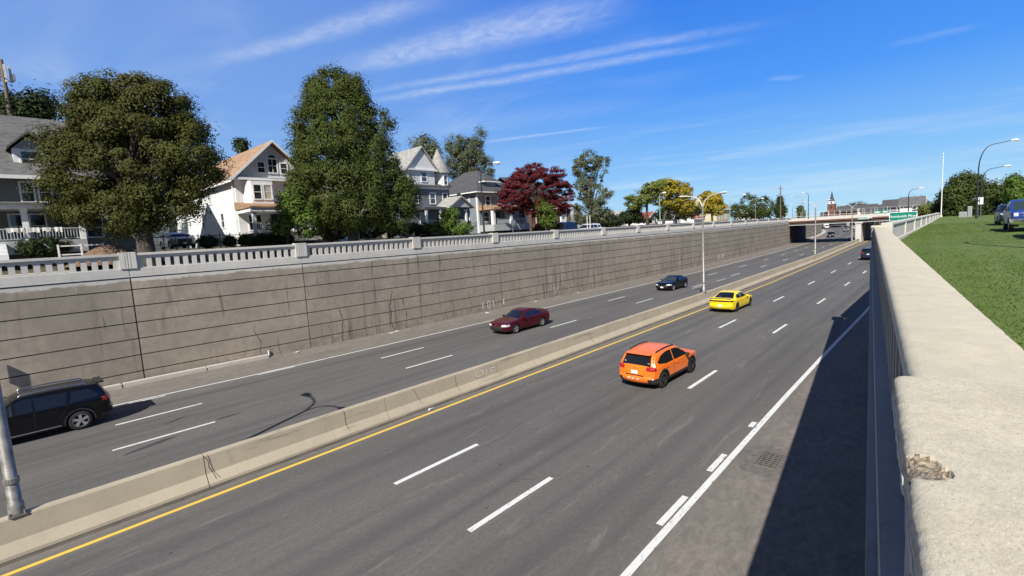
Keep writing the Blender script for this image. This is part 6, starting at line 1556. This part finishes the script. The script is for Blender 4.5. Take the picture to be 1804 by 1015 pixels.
S_['mats']['tail_light'] = 'tail_dark'
yc = make_car('yellow_car', 'yellow muscle sedan with black rear window beside the median barrier', S_, 1.1)
yc.location = (-12.68, 39.9, .003); yc.rotation_euler = (0, 0, math.radians(90-1.2))
S_ = sedan('maroon', hw=.925, nose=2.5, tailx=-2.52, wb=(1.42, -1.42), H=1.47, R=.33); S_['plates'] = []; S_['extras'] = [('spoiler', (-2.5, -2.3, -.7, .7, 1.09, 1.12), 'maroon'), ('emblem', (2.485, 2.50, -.08, .08, .66, .7), 'chrome')]; mc = make_car('maroon_car', 'dark maroon sedan with silver wheels driving toward the viewer', S_, 1.1)
mc.location = (-23.0, 26.1, .003); mc.rotation_euler = (0, 0, math.radians(-90-1.5))
S_ = sedan('black', hw=.9, nose=2.28, tailx=-2.32, wb=(1.42, -1.36), H=1.42, R=.33); S_['plates'] = [(2.29, .42, 1)]; S_['mats']['windscreen'] = 'clearglass'
bc = make_car('black_car', 'small black coupe with white headlamps and number plate driving toward the viewer', S_, 1.)
bc.location = (-22.15, 50.3, .003); bc.rotation_euler = (0, 0, math.radians(-90-2.5))
# big SUV
def suv(paint, hw=.99, nose=2.5, tailx=-2.5, H=1.78, R=.385, wb=(1.45, -1.42)):
    return dict(cat='suv', hw=hw, belt=1.08, tumble=.3, R=R, wheels=wb, core=(tailx+.8, nose-.85), nose=nose, tailx=tailx, zc=.7, gap=.055, clad=.05, cladz=.34,
        segs=[('bumperf', [(nose-.2, .26), (nose-.04, .4), (nose, .62), (nose-.01, .85), (nose-.08, .98)]), ('hood', [(nose-.08, .98), (nose-.35, 1.07), (nose-.9, 1.13), (nose-1.3, 1.17)]), ('wind', [(nose-1.3, 1.17), (nose-1.65, 1.42), (nose-2.05, H-.12)]),
              ('roof', [(nose-2.05, H-.12), (nose-2.4, H-.02), (nose-3.3, H), (tailx+.75, H-.04), (tailx+.38, H-.08)]), ('rglass', [(tailx+.38, H-.08), (tailx+.28, H-.2), (tailx+.1, 1.2)]), ('tail', [(tailx+.1, 1.2), (tailx+.03, 1.1), (tailx, .9), (tailx+.0, .72)]),
              ('bumperr', [(tailx, .72), (tailx-.05, .64), (tailx-.03, .45), (tailx+.1, .32), (tailx+.25, .26)]), ('bottom', [(tailx+.25, .26), (nose-.2, .26)])],
        windows=[('side_window', [(nose-1.5, 1.14), (nose-1.98, 1.5), (nose-2.3, H-.17), (nose-2.62, H-.15), (nose-2.62, 1.14)]), ('side_window', [(nose-2.68, 1.14), (nose-2.68, H-.15), (nose-3.65, H-.17), (nose-3.55, 1.14)]), ('side_window', [(nose-3.68, 1.16), (nose-3.78, H-.18), (nose-4.3, H-.23), (nose-4.6, 1.3), (nose-4.5, 1.22)])],
        regions=[('tail_light', lambda x, y, z, nm, k: x < tailx+.33 and 1.0 < z < 1.17 and y > .55),
                 ('headlight', lambda x, y, z, nm, k: x > nose-.25 and .82 < z < .96 and y > .58),
                 ('grille', lambda x, y, z, nm, k: nm == 'bumperf' and .5 < z < .93 and y < .56),
                 ('bumper', lambda x, y, z, nm, k: nm in ('bumperr', 'bumperf') and z < .46)],
        mirror=(nose-1.62, 1.14), handles=(nose-2.45, nose-3.45), hz=1.02, seams=[[(nose-1.5, 1.1), (nose-1.5, .45)], [(nose-2.65, 1.14), (nose-2.62, .45)], [(nose-3.6, 1.14), (nose-3.5, .9), (nose-3.3, .6)]], plates=[(tailx-.01, .9, -1), (nose-.0, .5, 1)], rails=(nose-2.3, tailx+.75, H+.01, .66), railr=.03,
        spokes=5, spw=.19, mats=base_mats(paint, rail='chrome', rim='rim_silver'),
        extras=[('spoiler', (tailx+.16, tailx+.42, -.62, .62, H-.10, H-.05), paint), ('sill_trim', (-.85, .85, hw-.03, hw+.012, .34, .375), 'chrome'), ('sill_trim', (-.85, .85, -hw-.012, -hw+.03, .34, .375), 'chrome')])
sv = make_car('black_suv', 'black SUV with silver wheels and roof rails at the left edge of the picture', suv('black'), 1.2)
sv.location = (-26.9, .85, .003); sv.rotation_euler = (0, 0, math.radians(-90-1.5))
# far traffic: lighter meshes, still whole cars
fs_ = make_car('dark_suv', 'dark SUV coming out from under the bridge', suv('black'), .45); fs_.location = (-28.6, 188, .003); fs_.rotation_euler = (0, 0, math.radians(-90+4)); fs_['group'] = 'far cars beyond the bridge'
def clone(src, label, x, y, rz, name=None, body=None):
    o = copy_tree(src); o['label'] = label; o.location = (x, y, .003); o.rotation_euler = (0, 0, math.radians(rz)); o['group'] = 'far cars beyond the bridge'
    if name: o.name = name
    if body:
        for c in kids(o):
            c.data = c.data.copy()
            for i, m in enumerate(c.data.materials):
                if m and m.name == 'black_paint': c.data.materials[i] = M[body]
    return o
clone(fs_, 'silver-fronted car, nearest of the three close together far under the bridge', -32.6, 249, -80, 'silver_car', 'silver')
clone(fs_, 'dark car right behind the silver-fronted one far under the bridge', -37.2, 283, -76, 'dark_car')
clone(fs_, 'white car on the right of the far group under the bridge', -33.6, 281, -76, 'white_car', 'whitecar')
clone(fs_, 'dark grey-blue SUV driving away, cut off by the right parapet', -8.75, 90.6, 90, 'grey_suv', 'navy')['group'] = 'cars driving away'
# box truck far off
t = thing('box_truck', 'small white box truck far along the curve under the bridge', 'truck', (-51.3, 321, 0), math.radians(20))
mb = MB(); mb.box(-1.15, 1.15, -1, 4.2, .9, 3.3, 'whitecar'); mb.build('cargo_box', t, bevel=.05)
mb = MB(); mb.box(-1.0, 1.0, -3.0, -1.02, .5, 2.2, 'whitecar'); mb.build('cab', t, bevel=.15)
mb = MB(); mb.box(-.85, .85, -3.02, -2.9, 1.35, 2.05, 'carglass'); mb.build('windscreen', t)
for x in (-.9, .9):
    for y in (-2.2, 3.0): mb = MB(); mb.lathe([(.42, -.14), (.45, 0), (.42, .14), (0, .14)], (x, y, .45), 'x', 'rubber', 16); mb.build('wheel', t)
# pickup and its neighbours on the lawn
def pickup(paint):
    nose, tailx, H = 2.95, -2.95, 1.95
    return dict(cat='pickup truck', hw=1.01, belt=1.22, tumble=.22, R=.41, wheels=(2.0, -1.7), core=(-2.2, 2.1), nose=nose, tailx=tailx, zc=.85, gap=.07, clad=.0, cladz=0, pf=.09, pr=.03,
        crown={'bumperf': .07, 'hood': .03, 'wind': .06, 'roof': .03, 'rglass': .03, 'deck': 0, 'tail': .02, 'bumperr': .04, 'bottom': 0},
        segs=[('bumperf', [(2.8, .42), (2.95, .5), (2.97, .75), (2.95, 1.05), (2.88, 1.2)]), ('hood', [(2.88, 1.2), (2.6, 1.27), (2.0, 1.31), (1.55, 1.33)]), ('wind', [(1.55, 1.33), (1.2, 1.6), (.85, 1.86)]),
              ('roof', [(.85, 1.86), (.5, 1.94), (-.2, 1.95), (-.75, 1.91)]), ('rglass', [(-.75, 1.91), (-.95, 1.65), (-1.02, 1.34)]), ('deck', [(-1.02, 1.34), (-2.0, 1.34), (-2.9, 1.34)]), ('tail', [(-2.9, 1.34), (-2.95, 1.2), (-2.94, .8)]),
              ('bumperr', [(-2.94, .8), (-3.0, .7), (-2.95, .5), (-2.8, .42)]), ('bottom', [(-2.8, .42), (2.8, .42)])],
        windows=[('side_window', [(1.4, 1.28), (.95, 1.66), (.65, 1.83), (.35, 1.84), (.35, 1.28)]), ('side_window', [(.28, 1.28), (.28, 1.84), (-.5, 1.82), (-.78, 1.6), (-.8, 1.28)])],
        regions=[('headlight', lambda x, y, z, nm, k: x > 2.75 and .95 < z < 1.13 and y > .66 and k == 'sheet'), ('grille', lambda x, y, z, nm, k: nm == 'bumperf' and .85 < z < 1.17 and y <= .62),
                 ('bumper', lambda x, y, z, nm, k: nm in ('bumperf', 'bumperr') and z < .78), ('tail_light', lambda x, y, z, nm, k: x < -2.8 and .9 < z < 1.25 and y > .8)],
        mirror=(1.2, 1.32), handles=(.0, -.65), hz=1.15, seams=[[(1.4, 1.25), (1.35, .5)], [(.3, 1.28), (.3, .5)], [(-.85, 1.28), (-.85, .5)]], plates=[(2.97, .62, 1)],
        spokes=6, mats=base_mats(paint, bumper='chrome', windscreen='clearglass', mirror='plastic', headlight='headlamp', grille=paint),
        extras=[('grille_bar', (2.955, 3.0, -.5, .5, 1.04, 1.10), 'silver'), ('grille_bar', (2.955, 3.0, -.5, .5, .92, .96), 'silver'), ('emblem', (3.0, 3.015, -.12, .12, 1.03, 1.11), 'blue')])
pk = make_car('blue_pickup', 'deep blue pickup truck with chrome bumper parked facing the viewer on the lawn', pickup('blue'), .8)
pk.location = (3.75, 45.2, 5.2); pk.rotation_euler = (0, 0, math.radians(-90))
dc = make_car('dark_blue_car', 'dark blue car parked behind the deep blue pickup', suv('navy', H=1.68), .6); dc.location = (3.95, 58.5, 5.25); dc.rotation_euler = (0, 0, math.radians(-90)); dc['category'] = 'car'
tc = make_car('grey_car', 'grey-green car only partly in view at the right edge before the pickup', suv('teal', H=1.7), .9); tc.location = (4.1, 36.3, 5.15); tc.rotation_euler = (0, 0, math.radians(90)); tc['category'] = 'car'
# cars parked on the parkway
pv = make_car('parked_van', 'dark van with a grey side parked on the parkway beyond the balustrade', suv('navy', H=2.1), .6)
P = onx(992, 402, -39); pv.location = (-39, P.y, 6.0); pv.rotation_euler = (0, 0, math.radians(-90)); pv['category'] = 'van'
wc = make_car('white_car', 'white car parked beyond the dark van on the parkway', suv('whitecar', H=1.75), .6)
P = onx(1022, 402, -39); wc.location = (-39.3, P.y+2.5, 6.0); wc.rotation_euler = (0, 0, math.radians(-90)); wc['category'] = 'car'
gc = make_car('silver_sedan', 'pale grey car parked between the grey house and the white house', suv('silver', H=1.6), .6)
gc.location = (-54.5, 13.4, 7.3); gc.rotation_euler = (0, 0, 0); gc['category'] = 'car'

for o in bpy.data.objects:
    if 'abs' in o: del o['abs']
